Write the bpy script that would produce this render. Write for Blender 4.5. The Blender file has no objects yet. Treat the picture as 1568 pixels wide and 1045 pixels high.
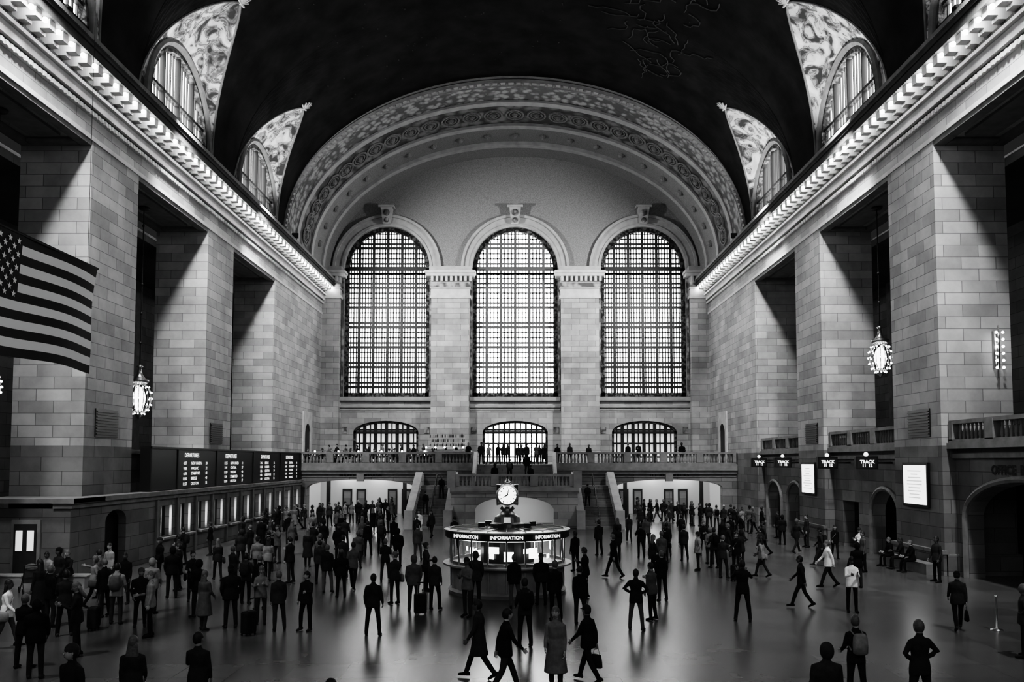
import bpy, math, random
import numpy as np
from mathutils import Vector, Matrix
random.seed(7)
R = random.random
SC = bpy.context.scene
COL = SC.collection
FZ = 0.4            # concourse floor level
BZ = 5.0            # balcony floor level
HW = 18.3           # hall half width
ZS, VB = 23.3, 12.7 # vault springing, rise
YE = 78.8           # east wall

# ------------------------------------------------------------------ materials
def newmat(name):
    m = bpy.data.materials.new(name); m.use_nodes = True
    nt = m.node_tree
    return m, nt, nt.nodes, nt.links, nt.nodes['Principled BSDF']
def g(v): return (v, v, v, 1)
def mat(name, col, rough=.6, metal=0, emit=0, noise=0, nscale=4, bump=0, spec=None):
    m, nt, N, L, b = newmat(name)
    b.inputs['Base Color'].default_value = g(col)
    b.inputs['Roughness'].default_value = rough
    b.inputs['Metallic'].default_value = metal
    if spec is not None: b.inputs['Specular IOR Level'].default_value = spec
    if emit:
        b.inputs['Emission Color'].default_value = g(1)
        b.inputs['Emission Strength'].default_value = emit
    if noise or bump:
        tc = N.new('ShaderNodeTexCoord'); n = N.new('ShaderNodeTexNoise')
        n.inputs['Scale'].default_value = nscale; n.inputs['Detail'].default_value = 6
        L.new(tc.outputs['Object'], n.inputs['Vector'])
        if noise:
            r = N.new('ShaderNodeValToRGB')
            r.color_ramp.elements[0].position = .3; r.color_ramp.elements[1].position = .7
            r.color_ramp.elements[0].color = g(col*(1-noise)); r.color_ramp.elements[1].color = g(min(1, col*(1+noise)))
            L.new(n.outputs['Fac'], r.inputs['Fac']); L.new(r.outputs['Color'], b.inputs['Base Color'])
        if bump:
            bp = N.new('ShaderNodeBump'); bp.inputs['Strength'].default_value = bump
            L.new(n.outputs['Fac'], bp.inputs['Height']); L.new(bp.outputs['Normal'], b.inputs['Normal'])
    return m
def stone(name, base, bw=1.5, bh=.52, var=.22, mort=.4, rough=.75):
    m, nt, N, L, b = newmat(name)
    geo = N.new('ShaderNodeNewGeometry'); sp = N.new('ShaderNodeSeparateXYZ')
    L.new(geo.outputs['Position'], sp.inputs[0])
    ad = N.new('ShaderNodeMath'); L.new(sp.outputs[0], ad.inputs[0]); L.new(sp.outputs[1], ad.inputs[1])
    cb = N.new('ShaderNodeCombineXYZ'); L.new(ad.outputs[0], cb.inputs[0]); L.new(sp.outputs[2], cb.inputs[1])
    br = N.new('ShaderNodeTexBrick'); L.new(cb.outputs[0], br.inputs['Vector'])
    br.inputs['Scale'].default_value = 1; br.inputs['Brick Width'].default_value = bw
    br.inputs['Row Height'].default_value = bh; br.inputs['Mortar Size'].default_value = .013
    br.inputs['Color1'].default_value = g(base*(1-var)); br.inputs['Color2'].default_value = g(base*(1+var))
    br.inputs['Mortar'].default_value = g(base*mort)
    n = N.new('ShaderNodeTexNoise'); n.inputs['Scale'].default_value = .45; n.inputs['Detail'].default_value = 9; n.inputs['Roughness'].default_value = .62
    L.new(geo.outputs['Position'], n.inputs['Vector'])
    r = N.new('ShaderNodeValToRGB'); r.color_ramp.elements[0].position = .32; r.color_ramp.elements[1].position = .68
    r.color_ramp.elements[0].color = g(.62); r.color_ramp.elements[1].color = g(1)
    L.new(n.outputs['Fac'], r.inputs['Fac'])
    mx = N.new('ShaderNodeMixRGB'); mx.blend_type = 'MULTIPLY'; mx.inputs[0].default_value = 1
    L.new(br.outputs['Color'], mx.inputs[1]); L.new(r.outputs['Color'], mx.inputs[2])
    L.new(mx.outputs[0], b.inputs['Base Color'])
    bp = N.new('ShaderNodeBump'); bp.inputs['Strength'].default_value = .4; bp.inputs['Distance'].default_value = .03; bp.invert = True
    L.new(br.outputs['Fac'], bp.inputs['Height']); L.new(bp.outputs['Normal'], b.inputs['Normal'])
    b.inputs['Roughness'].default_value = rough
    return m
def ornament(name, lo, hi, scale, thr=.5, rough=.7):
    m, nt, N, L, b = newmat(name)
    geo = N.new('ShaderNodeNewGeometry')
    v = N.new('ShaderNodeTexVoronoi'); v.inputs['Scale'].default_value = scale
    n = N.new('ShaderNodeTexNoise'); n.inputs['Scale'].default_value = scale*.6; n.inputs['Detail'].default_value = 5
    L.new(geo.outputs['Position'], n.inputs['Vector'])
    mv = N.new('ShaderNodeMixRGB'); mv.inputs[0].default_value = .35
    L.new(geo.outputs['Position'], mv.inputs[1]); L.new(n.outputs['Color'], mv.inputs[2])
    L.new(mv.outputs[0], v.inputs['Vector'])
    r = N.new('ShaderNodeValToRGB'); r.color_ramp.elements[0].position = thr-.22; r.color_ramp.elements[1].position = thr+.12
    r.color_ramp.elements[0].color = g(hi); r.color_ramp.elements[1].color = g(lo)
    L.new(v.outputs['Distance'], r.inputs['Fac']); L.new(r.outputs['Color'], b.inputs['Base Color'])
    bp = N.new('ShaderNodeBump'); bp.inputs['Strength'].default_value = .7; bp.inputs['Distance'].default_value = .1; bp.invert = True
    L.new(v.outputs['Distance'], bp.inputs['Height']); L.new(bp.outputs['Normal'], b.inputs['Normal'])
    b.inputs['Roughness'].default_value = rough
    return m
def painted(name):
    m, nt, N, L, b = newmat(name)
    geo = N.new('ShaderNodeNewGeometry')
    n = N.new('ShaderNodeTexNoise'); n.inputs['Scale'].default_value = .95; n.inputs['Detail'].default_value = 7
    n.inputs['Distortion'].default_value = 1.4
    L.new(geo.outputs['Position'], n.inputs['Vector'])
    r = N.new('ShaderNodeValToRGB'); e = r.color_ramp.elements
    e[0].position = .38; e[0].color = g(.05); e[1].position = .44; e[1].color = g(.2)
    k = e.new(.47); k.color = g(.4); k = e.new(.495); k.color = g(.07); k = e.new(.52); k.color = g(.5); k = e.new(.6); k.color = g(.6); k = e.new(.66); k.color = g(.7)
    L.new(n.outputs['Fac'], r.inputs['Fac']); L.new(r.outputs['Color'], b.inputs['Base Color'])
    b.inputs['Roughness'].default_value = .8
    return m

M = {}
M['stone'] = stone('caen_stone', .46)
M['stone_lo'] = stone('ashlar_stone_darkened', .22, 1.8, .6)  # dark ashlar; on the lower piers it also paints in the shade
M['trim'] = mat('carved_stone_trim', .52, .7, noise=.15, nscale=1.5)
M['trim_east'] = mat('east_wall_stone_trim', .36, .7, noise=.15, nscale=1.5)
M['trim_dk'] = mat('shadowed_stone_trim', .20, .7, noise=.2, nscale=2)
M['corn_dk'] = mat('cornice_painted_shade', .06, .8, noise=.2, nscale=2)  # cornice shade put into the colour so the modillions read as lit
M['orn'] = ornament('carved_foliage_stone', .10, .36, 2.6)
M['orn2'] = ornament('rosette_band_plaster', .06, .22, 1.6)
M['plaster'] = mat('gray_plaster', .23, .85, noise=.3, nscale=14)
M['plasterl'] = mat('light_plaster', .6, .7)
M['ceil'] = mat('painted_dark_ceiling', .022, .9, noise=.45, nscale=.6, spec=.1)
M['line'] = mat('constellation_line_paint', .085, .8)
M['painted'] = painted('painted_lunette_fresco')
M['dark'] = mat('dark_recess', .03, .8, noise=.2)
M['black'] = mat('black_metal', .012, .4)
M['iron'] = mat('cast_iron_mullion', .02, .5)
M['iron_lt'] = mat('bloom_gray_mullion', .12, .5)  # grayer copy of the iron, window bloom painted into the colour
M['brass'] = mat('brass', .45, .3, 1)
M['glassC'] = mat('window_glass_center', .8, .3, emit=17)
M['glassS'] = mat('window_glass_side', .8, .3, emit=7.0)
M['glassL'] = mat('window_glass_lunette', .8, .3, emit=6)
M['glassD'] = mat('window_glass_dim', .8, .3, emit=.35)
M['glassW'] = mat('window_glass_west', .8, .3, emit=2.6)
M['bulb'] = mat('lamp_bulb', .9, .4, emit=32)
M['lamp'] = mat('lamp_opal', .9, .4, emit=7)
M['lampd'] = mat('lamp_soft', .9, .4, emit=10)
M['screen'] = mat('lit_poster', .8, .5, emit=1.0)
M['text'] = mat('lit_letters', .9, .5, emit=.8)
M['marble'] = mat('polished_marble', .3, .3, noise=.25, nscale=1.5)

def floor_mat():
    m, nt, N, L, b = newmat('polished_marble_floor')
    geo = N.new('ShaderNodeNewGeometry')
    br = N.new('ShaderNodeTexBrick'); L.new(geo.outputs['Position'], br.inputs['Vector'])
    br.offset = 0; br.inputs['Scale'].default_value = 1; br.inputs['Brick Width'].default_value = 1.25; br.inputs['Row Height'].default_value = 1.25
    br.inputs['Mortar Size'].default_value = .01
    br.inputs['Color1'].default_value = g(.09); br.inputs['Color2'].default_value = g(.13); br.inputs['Mortar'].default_value = g(.06)
    n = N.new('ShaderNodeTexNoise'); n.inputs['Scale'].default_value = 2.5; n.inputs['Detail'].default_value = 8
    L.new(geo.outputs['Position'], n.inputs['Vector'])
    cr = N.new('ShaderNodeValToRGB'); cr.color_ramp.elements[0].color = g(.8); cr.color_ramp.elements[1].color = g(1)
    L.new(n.outputs['Fac'], cr.inputs['Fac'])
    mx = N.new('ShaderNodeMixRGB'); mx.blend_type = 'MULTIPLY'; mx.inputs[0].default_value = 1
    L.new(br.outputs['Color'], mx.inputs[1]); L.new(cr.outputs['Color'], mx.inputs[2])
    L.new(mx.outputs[0], b.inputs['Base Color'])
    b.inputs['Roughness'].default_value = .27
    return m
M['floor'] = floor_mat()

# ------------------------------------------------------------------ mesh builder
class MB:
    def __init__(s): s.v = []; s.f = []; s.m = []
    def add(s, vs, fs, mi=0):
        o = len(s.v); s.v += [tuple(p) for p in vs]
        for f in fs: s.f.append(tuple(i+o for i in f)); s.m.append(mi)
    def quad(s, a, b, c, d, mi=0): s.add([a, b, c, d], [(0, 1, 2, 3)], mi)
    def box(s, x0, x1, y0, y1, z0, z1, mi=0):
        if x0 > x1: x0, x1 = x1, x0
        if y0 > y1: y0, y1 = y1, y0
        s.add([(x0,y0,z0),(x1,y0,z0),(x1,y1,z0),(x0,y1,z0),(x0,y0,z1),(x1,y0,z1),(x1,y1,z1),(x0,y1,z1)],
              [(0,3,2,1),(4,5,6,7),(0,1,5,4),(1,2,6,5),(2,3,7,6),(3,0,4,7)], mi)
    def rings(s, rs, mi=0, caps=True):
        n = len(rs[0]); vs = [p for r in rs for p in r]; fs = []
        for i in range(len(rs)-1):
            for j in range(n):
                k = (j+1) % n
                fs.append((i*n+j, i*n+k, (i+1)*n+k, (i+1)*n+j))
        if caps:
            fs.append(tuple(range(n-1, -1, -1))); fs.append(tuple((len(rs)-1)*n+j for j in range(n)))
        s.add(vs, fs, mi)
    def lathe(s, prof, c=(0,0,0), seg=16, mi=0, caps=True):
        s.rings([[(c[0]+r*math.cos(2*math.pi*j/seg), c[1]+r*math.sin(2*math.pi*j/seg), c[2]+z) for j in range(seg)] for r, z in prof], mi, caps)
    def tube(s, pts, rad, seg=8, mi=0, flat=None, round_=True):
        pts = [Vector(p) for p in pts]
        if not hasattr(rad, '__len__'): rad = [rad]*len(pts)
        rs = []; ref = None
        dirs = []
        for i in range(len(pts)):
            a = pts[max(0, i-1)]; b = pts[min(len(pts)-1, i+1)]
            dirs.append((b-a).normalized())
        ref = flat.copy() if flat is not None else (Vector((0,0,1)) if abs(dirs[0].z) < .8 else Vector((1,0,0)))
        P = list(pts); Rr = list(rad); D = list(dirs)
        if round_:
            P = [pts[0]-dirs[0]*rad[0]*.6] + P + [pts[-1]+dirs[-1]*rad[-1]*.6]; Rr = [rad[0]*.55]+Rr+[rad[-1]*.55]; D = [dirs[0]]+D+[dirs[-1]]
        for p, r, d in zip(P, Rr, D):
            u = (ref - d*ref.dot(d))
            if u.length < 1e-4: u = d.orthogonal()
            u.normalize(); w = d.cross(u)
            rs.append([p + (u*math.cos(t)+w*math.sin(t))*r for t in [2*math.pi*j/seg for j in range(seg)]])
        s.rings(rs, mi)
    def sphere(s, c, r, nu=12, nv=8, mi=0, fn=None, mtx=None, skip=None):
        if not hasattr(r, '__len__'): r = (r, r, r)
        vs = []; fs = []
        for i in range(nv+1):
            t = math.pi*i/nv
            for j in range(nu):
                a = 2*math.pi*j/nu
                p = Vector((r[0]*math.sin(t)*math.cos(a), r[1]*math.sin(t)*math.sin(a), r[2]*math.cos(t)))
                if fn: p = fn(p)
                vs.append(p + Vector(c))
        for i in range(nv):
            for j in range(nu):
                k = (j+1) % nu
                f = (i*nu+j, (i+1)*nu+j, (i+1)*nu+k, i*nu+k)
                if skip and skip(sum((vs[q] for q in f), Vector())/4): continue
                fs.append(f)
        if mtx: vs = [mtx @ p for p in vs]
        s.add(vs, fs, mi)
    def mesh(s, name, mats, smooth=False):
        me = bpy.data.meshes.new(name); me.from_pydata(s.v, [], s.f)
        for m in mats: me.materials.append(m)
        me.polygons.foreach_set('material_index', s.m)
        if smooth: me.polygons.foreach_set('use_smooth', [True]*len(s.f))
        me.update(); return me
    def obj(s, name, mats, smooth=False, loc=(0,0,0), rot=0):
        o = bpy.data.objects.new(name, s.mesh(name, mats, smooth)); COL.objects.link(o)
        o.location = loc; o.rotation_euler = (0, 0, rot); return o

def holed(mb, axis, p0, p1, u0, u1, z0, z1, holes, mi=0, mr=None):
    """wall with arched holes (uc, hw, zb, zs, rise)."""
    if mr is None: mr = mi
    P = (lambda u, p, z: (u, p, z)) if axis == 'x' else (lambda u, p, z: (p, u, z))
    us = {u0, u1}
    for (uc, hw, zb, zs, ri) in holes:
        n = 20 if ri else 1
        for i in range(n+1): us.add(round(uc-hw*math.cos(math.pi*i/n), 5))
    us = sorted(us)
    def top(h, u):
        return h[3] + h[4]*math.sqrt(max(0, 1-((u-h[0])/h[1])**2))
    for a, b in zip(us, us[1:]):
        if b-a < 1e-5: continue
        m = (a+b)/2; h = None
        for q in holes:
            if abs(m-q[0]) < q[1]: h = q
        def slab(za0, zb0, za1, zb1):
            for p in (p0, p1): mb.quad(P(a,p,za0), P(b,p,zb0), P(b,p,zb1), P(a,p,za1), mi)
        if h is None:
            slab(z0, z0, z1, z1)
        else:
            ta, tb = top(h, a), top(h, b)
            slab(ta, tb, z1, z1)
            mb.quad(P(a,p0,ta), P(a,p1,ta), P(b,p1,tb), P(b,p0,tb), mr)
            if h[2] > z0:
                slab(z0, z0, h[2], h[2]); mb.quad(P(a,p0,h[2]), P(b,p0,h[2]), P(b,p1,h[2]), P(a,p1,h[2]), mr)
    for h in holes:
        for u in (h[0]-h[1], h[0]+h[1]):
            mb.quad(P(u,p0,h[2]), P(u,p1,h[2]), P(u,p1,h[3]), P(u,p0,h[3]), mr)
    mb.quad(P(u0,p0,z1), P(u1,p0,z1), P(u1,p1,z1), P(u0,p1,z1), mi)
    for u in (u0, u1): mb.quad(P(u,p0,z0), P(u,p1,z0), P(u,p1,z1), P(u,p0,z1), mi)

def window(name, axis, p, sgn, uc, hw, zb, zs, ri, glass, cols=6, minor=2, hstep=1.9, double=True, bw=.13, border=.3, thin=.03, hk=1.0, bar='iron'):
    """glass + mullions. sgn: direction toward the hall along the perpendicular axis."""
    mb = MB()
    P = (lambda u, q, z: (u, q, z)) if axis == 'x' else (lambda u, q, z: (q, u, z))
    def B(ua, ub, za, zb_, d0, d1, mi=1):
        q0, q1 = p+sgn*d0, p+sgn*d1
        if axis == 'x': mb.box(ua, ub, q0, q1, za, zb_, mi)
        else: mb.box(q0, q1, ua, ub, za, zb_, mi)
    def top(u): return zs + (ri*math.sqrt(max(0, 1-((u-uc)/hw)**2)) if ri else 0)
    n = 24
    us = [uc-hw*math.cos(math.pi*i/n) for i in range(n+1)]
    for a, b in zip(us, us[1:]):
        mb.quad(P(a,p,zb), P(b,p,zb), P(b,p,top(b)), P(a,p,top(a)), 0)
    for i in range(1, cols):
        u = uc-hw+2*hw*i/cols; B(u-bw/2, u+bw/2, zb, top(u), .02, .3)
    for i in range(cols):
        for k in range(1, minor+1):
            u = uc-hw+2*hw*(i+k/(minor+1))/cols; B(u-thin, u+thin, zb, top(u), .02, .12)
    zt = zs+ri
    z = zb+hstep*.5; i = 0
    while z < zt-.2:
        def half(z): return hw if (z <= zs or not ri) else hw*math.sqrt(max(0, 1-((z-zs)/ri)**2))
        B(uc-half(z), uc+half(z), z-.08*hk, z+.08*hk, .02, .28)
        if double:
            z2 = z+.42
            if z2 < zt: B(uc-half(z2), uc+half(z2), z2-.06*hk, z2+.06*hk, .02, .22)
            for q in (.48, .74):
                z3 = z+hstep*q
                if z3 < zt: B(uc-half(z3), uc+half(z3), z3-.035*hk, z3+.035*hk, .02, .12)
        z += hstep
    if border:
        B(uc-hw, uc-hw+border, zb, zs, .02, .4, 2); B(uc+hw-border, uc+hw, zb, zs, .02, .4, 2); B(uc-hw, uc+hw, zb, zb+border, .02, .4, 2)
        if ri:
            B(uc-hw, uc+hw, zs-.12, zs+.12, .02, .4, 1)
            for i in range(24):
                t0, t1 = math.pi*i/24, math.pi*(i+1)/24
                pt = lambda t, k: (uc+(hw-k)*math.cos(t), zs+(ri-k)*math.sin(t))
                a, b, c, d = pt(t0,0), pt(t1,0), pt(t1,border), pt(t0,border)
                q = p+sgn*.4
                mb.quad(P(a[0],q,a[1]), P(b[0],q,b[1]), P(c[0],q,c[1]), P(d[0],q,d[1]), 2)
                mb.quad(P(d[0],q,d[1]), P(c[0],q,c[1]), P(c[0],p,c[1]), P(d[0],p,d[1]), 2)
    return mb.obj(name, [glass, M[bar], M['orn_dk']])
M['orn_dk'] = ornament('cast_iron_ornament', .01, .12, 5)

def text_geo(mb, body, size, org, ux, uz, mi, align='LEFT', sp=1.0, bold=.012):
    """flat lettering converted to mesh; ux/uz world axes for text right/up."""
    cu = bpy.data.curves.new('t', 'FONT'); cu.body = body; cu.size = size; cu.align_x = align; cu.space_line = sp
    cu.resolution_u = 2; cu.offset = bold*size/.3
    o = bpy.data.objects.new('t', cu); COL.objects.link(o)
    dg = bpy.context.evaluated_depsgraph_get(); me = bpy.data.meshes.new_from_object(o.evaluated_get(dg))
    ux, uz, org = Vector(ux), Vector(uz), Vector(org)
    mb.add([org+ux*v.co.x+uz*v.co.y for v in me.vertices], [tuple(p.vertices) for p in me.polygons], mi)
    bpy.data.objects.remove(o); bpy.data.curves.remove(cu); bpy.data.meshes.remove(me)

# ------------------------------------------------------------------ shell
YC = [3.6, 17.2, 30.8, 44.4, 58.0]       # bay centres
OPH = 4.58                                # opening half width
YW = -5.0
mb = MB(); mb.box(-30, 30, YW-1, 86, FZ-.3, FZ, 0); mb.obj('floor', [M['floor']])

def pier_ranges():
    e = [YW]
    for c in YC: e += [c-OPH, c+OPH]
    e.append(YE+1.2)
    return [(e[i], e[i+1]) for i in range(0, len(e), 2)]
PR = pier_ranges()
PD = 3.1
for s, nm in ((-1, 'wall_north'), (1, 'wall_south')):
    mb = MB()
    for a, b in PR:
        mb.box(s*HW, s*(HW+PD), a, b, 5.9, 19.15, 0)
        mb.box(s*HW, s*(HW+PD), a, b, FZ, 5.9, 2)  # lower pier shade painted in with the darker stone
        if b < YE:
            for q0, q1, pr in ((FZ, 1.3, .14), (1.3, 1.45, .2)):
                mb.box(s*(HW-pr), s*(HW+.05), a-pr, b+pr, q0, q1, 2)
            mb.box(s*(HW-.0), s*(HW+PD+.1), a-.14, b+.14, FZ, 1.3, 2)
    mb.box(s*HW, s*(HW+PD), YW, YE+1.2, 19.15, ZS, 0)
    # coffered soffits of the openings
    for c in YC:
        for (x0, x1, y0, y1) in ((0, .5, -OPH, OPH), (PD-.5, PD, -OPH, OPH), (.5, PD-.5, -OPH, -OPH+.5), (.5, PD-.5, OPH-.5, OPH)):
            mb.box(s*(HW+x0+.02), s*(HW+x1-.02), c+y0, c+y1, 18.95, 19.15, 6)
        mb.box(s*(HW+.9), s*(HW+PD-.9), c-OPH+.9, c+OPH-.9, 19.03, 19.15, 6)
    # square ventilation grilles on pier faces
    for a, b in PR[2:5]:
        yc = a+1.9
        mb.box(s*(HW-.05), s*(HW+.02), yc-1.0, yc+1.0, 6.3, 7.55, 3)
        for k in range(9): mb.box(s*(HW-.09), s*(HW-.05), yc-.95, yc+.95, 6.4+k*.125, 6.45+k*.125, 3)
    # small arched door niches at balcony level near the corner
    holed(mb, 'y', s*(HW-.12), s*(HW-.01), 71.3, 74.3, BZ, 9.6, [(72.8, .95, BZ, 7.6, .95)], 1)
    mb.box(s*(HW-.03), s*(HW-.005), 71.85, 73.75, BZ, 8.6, 3)
    # outer aisle
    mb.box(s*27, s*27.5, YW, 80, FZ, 22, 5); mb.box(s*(HW+PD), s*27.2, YW, 80, 18.0, 18.4, 5)
    for k in range(12): mb.box(s*26.7, s*27, 8+k*6.2, 9.4+k*6.2, FZ, 18, 6)
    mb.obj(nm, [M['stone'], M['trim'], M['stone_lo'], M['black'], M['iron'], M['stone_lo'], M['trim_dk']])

# cornice
for s, nm in ((-1, 'trim_1'), (1, 'trim_2')):
    mb = MB()
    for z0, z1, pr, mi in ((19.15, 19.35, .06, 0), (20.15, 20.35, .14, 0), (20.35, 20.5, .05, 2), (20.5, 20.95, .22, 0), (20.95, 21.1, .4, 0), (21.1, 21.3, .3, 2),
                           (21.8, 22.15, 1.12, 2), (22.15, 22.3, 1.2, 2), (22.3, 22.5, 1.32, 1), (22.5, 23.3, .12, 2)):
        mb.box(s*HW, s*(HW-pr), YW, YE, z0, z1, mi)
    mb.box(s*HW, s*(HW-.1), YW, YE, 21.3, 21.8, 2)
    y = YW+.3
    bulbs = MB()
    while y < YE-.4:
        mb.box(s*HW, s*(HW-.98), y-.2, y+.2, 21.45, 21.8, 0); mb.box(s*HW, s*(HW-.6), y-.2, y+.2, 21.3, 21.45, 0)
        yb = y+.45
        bulbs.sphere((s*(HW-.95), yb, 21.62), .11, 6, 4, 0)
        y += .9
    for k in range(int((YE-YW)/.3)):
        yy = YW+k*.3; mb.box(s*(HW-.14), s*(HW-.2), yy, yy+.16, 20.15, 20.33, 0)
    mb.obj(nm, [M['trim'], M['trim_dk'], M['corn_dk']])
    bulbs.obj('cornice_bulb_row', [M['bulb']], True)

# ------------------------------------------------------------------ ceiling vault
def vx(z): return HW*math.sqrt(max(0, 1-((z-ZS)/VB)**2))
YV = 64.6; GH, GR = 4.9, 7.2
def gf(u): u = min(1, abs(u)); return .62*math.sqrt(1-u*u)+.38*(1-u**1.2)
mb = MB()
cols = {YW, YV}
for c in YC:
    for i in range(29): cols.add(round(c-GH*math.cos(math.pi*i/28), 4))
cols = sorted(c for c in cols if c >= YW)
def zlow(y):
    for c in YC:
        if abs(y-c) < GH: return ZS+GR*gf((y-c)/GH)
    return ZS
NR = 22
for s in (-1, 1):
    grid = []
    for y in cols:
        p0 = math.asin(min(1, (zlow(y)-ZS)/VB))
        grid.append([(s*HW*math.cos(p), y, ZS+VB*math.sin(p)) for p in [p0+(math.pi/2-p0)*k/NR for k in range(NR+1)]])
    for i in range(len(cols)-1):
        for k in range(NR): mb.quad(grid[i][k], grid[i+1][k], grid[i+1][k+1], grid[i][k+1], 0)
    for c in YC:
        N1, N2 = 28, 8; rows = []; rim = []
        for i in range(N1+1):
            t = math.pi*i/N1
            A = Vector((s*HW, c-4.2*math.cos(t), ZS+4.5*math.sin(t)))
            zg = ZS+GR*gf(math.cos(t)); G = Vector((s*vx(zg), c-GH*math.cos(t), zg))
            rows.append([A.lerp(G, k/N2)+Vector((0, 0, .35*math.sin(math.pi*k/N2)*math.sin(t))) for k in range(N2+1)])
            rim.append(G)
        for i in range(N1):
            for k in range(N2): mb.quad(rows[i][k], rows[i+1][k], rows[i+1][k+1], rows[i][k+1], 1)
        mb.tube(rim, .07, 6, 3)
        mb.tube([r[0]+Vector((-s*.1, 0, 0)) for r in rows], .18, 6, 3)
        # leaf finial at the tip of the groin
        tip = rim[N1//2]
        for k in range(7):
            a = (k-3)*.5; mb.tube([tip, tip+Vector((-s*.55*math.cos(a), .5*math.sin(a), .35*math.cos(a)))], [.12, .05], 5, 2)
ceil = mb.obj('ceiling', [M['ceil'], M['painted'], M['trim'], M['trim_dk']])
# constellation drawings
mb = MB()
random.seed(21)
def vault_pt(y, ph, s): return Vector((s*HW*math.cos(ph)*.996, y, ZS+VB*math.sin(ph)*.996))
for (y0, p0, s) in ((40, 1.28, 1), (46, 1.15, 1), (52, 1.08, 1), (57, .95, 1), (49, .98, 1), (36, 1.42, -1), (34, 1.1, 1)):
    for k in range(14):
        y = y0+(R()-.5)*5; p = p0+(R()-.5)*.16; a = R()*6.28; pts = []
        for i in range(7):
            pts.append(vault_pt(y, p, s)); a += (R()-.5)*2.2; y += .38*math.cos(a); p += .03*math.sin(a)
        mb.tube(pts, .035, 4, 0)
# gilt star specks over the vault
for k in range(260):
    s = random.choice((-1, 1)); q = vault_pt(8+R()*54, .75+R()*.8, s); mb.sphere(q, .035+.03*R(), 4, 3, 0)
mb.obj('constellation_ceiling_painting', [M['line']])

# lunette walls and windows
wn = 10
for s in (-1, 1):
    mb = MB()
    for c in YC:
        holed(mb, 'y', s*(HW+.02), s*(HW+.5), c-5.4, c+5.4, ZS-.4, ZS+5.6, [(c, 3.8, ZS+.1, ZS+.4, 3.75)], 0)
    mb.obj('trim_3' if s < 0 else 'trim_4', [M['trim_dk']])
    for c in YC:
        window('window_%d' % wn, 'y', s*(HW+.3), -s, c, 3.8, ZS+.1, ZS+.4, 3.75, M['glassL'], 4, 4, 2.6, False, .12, .15, .035); wn += 1

# ------------------------------------------------------------------ east end arch
prof = [(YV,-.05),(YV,.3),(YV+.5,.3),(YV+.5,.42),(YV+.9,.42),(YV+.9,.36),(67.6,.36),(67.6,.55),(68.2,.62),(68.2,.5),(72.0,.5),(72.0,.75),(72.6,.8),(72.6,.66),(75.8,.66),(75.8,1.0),(76.4,1.05),(76.4,.95),(YE,1.0)]
pm = [0, 0, 0, 1, 0, 1, 0, 0, 0, 2, 0, 0, 0, 3, 0, 0, 0, 3]
mb = MB(); NA = 72
def arch_pt(y, e, t): return (-(HW-e*.55)*math.cos(t), y, ZS+(VB-.25-e)*math.sin(t))
for (a, b), mi in zip(zip(prof, prof[1:]), pm):
    for i in range(NA):
        t0, t1 = math.pi*i/NA, math.pi*(i+1)/NA
        mb.quad(arch_pt(a[0],a[1],t0), arch_pt(a[0],a[1],t1), arch_pt(b[0],b[1],t1), arch_pt(b[0],b[1],t0), mi)
# closes the sliver between vault and arch
for i in range(NA):
    t0, t1 = math.pi*i/NA, math.pi*(i+1)/NA
    o = lambda t: (-(HW+.1)*math.cos(t), YV, ZS+(VB+.1)*math.sin(t))
    mb.quad(o(t0), o(t1), arch_pt(YV,0,t1), arch_pt(YV,0,t0), 0)
for i in range(1, 30):          # rosettes
    t = math.pi*i/30; c = Vector(arch_pt(70.1, .5, t)); n = Vector((math.cos(t)*VB, 0, -math.sin(t)*HW)).normalized()
    u = Vector((0, 1, 0)); w = n.cross(u)
    for rr, th in ((.95, .1), (.62, .07)):
        pts = [c+n*.05+(u*math.cos(q)+w*math.sin(q)*.8)*rr for q in [2*math.pi*k/14 for k in range(15)]]
        mb.tube(pts, th, 5, 3)
    mb.sphere(c, .3, 8, 5, 3)
for i in range(1, 90):          # egg and dart on the front
    t = math.pi*i/90; c = arch_pt(YV+.1, .36, t); mb.sphere(c, .15, 6, 4, 0)
for i in range(1, 22):
    t = math.pi*i/22; c = arch_pt(74.2, .7, t); mb.sphere(c, .33, 8, 5, 3)
mb.obj('trim_5', [M['trim_east'], M['orn'], M['orn2'], M['plaster']])

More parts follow.
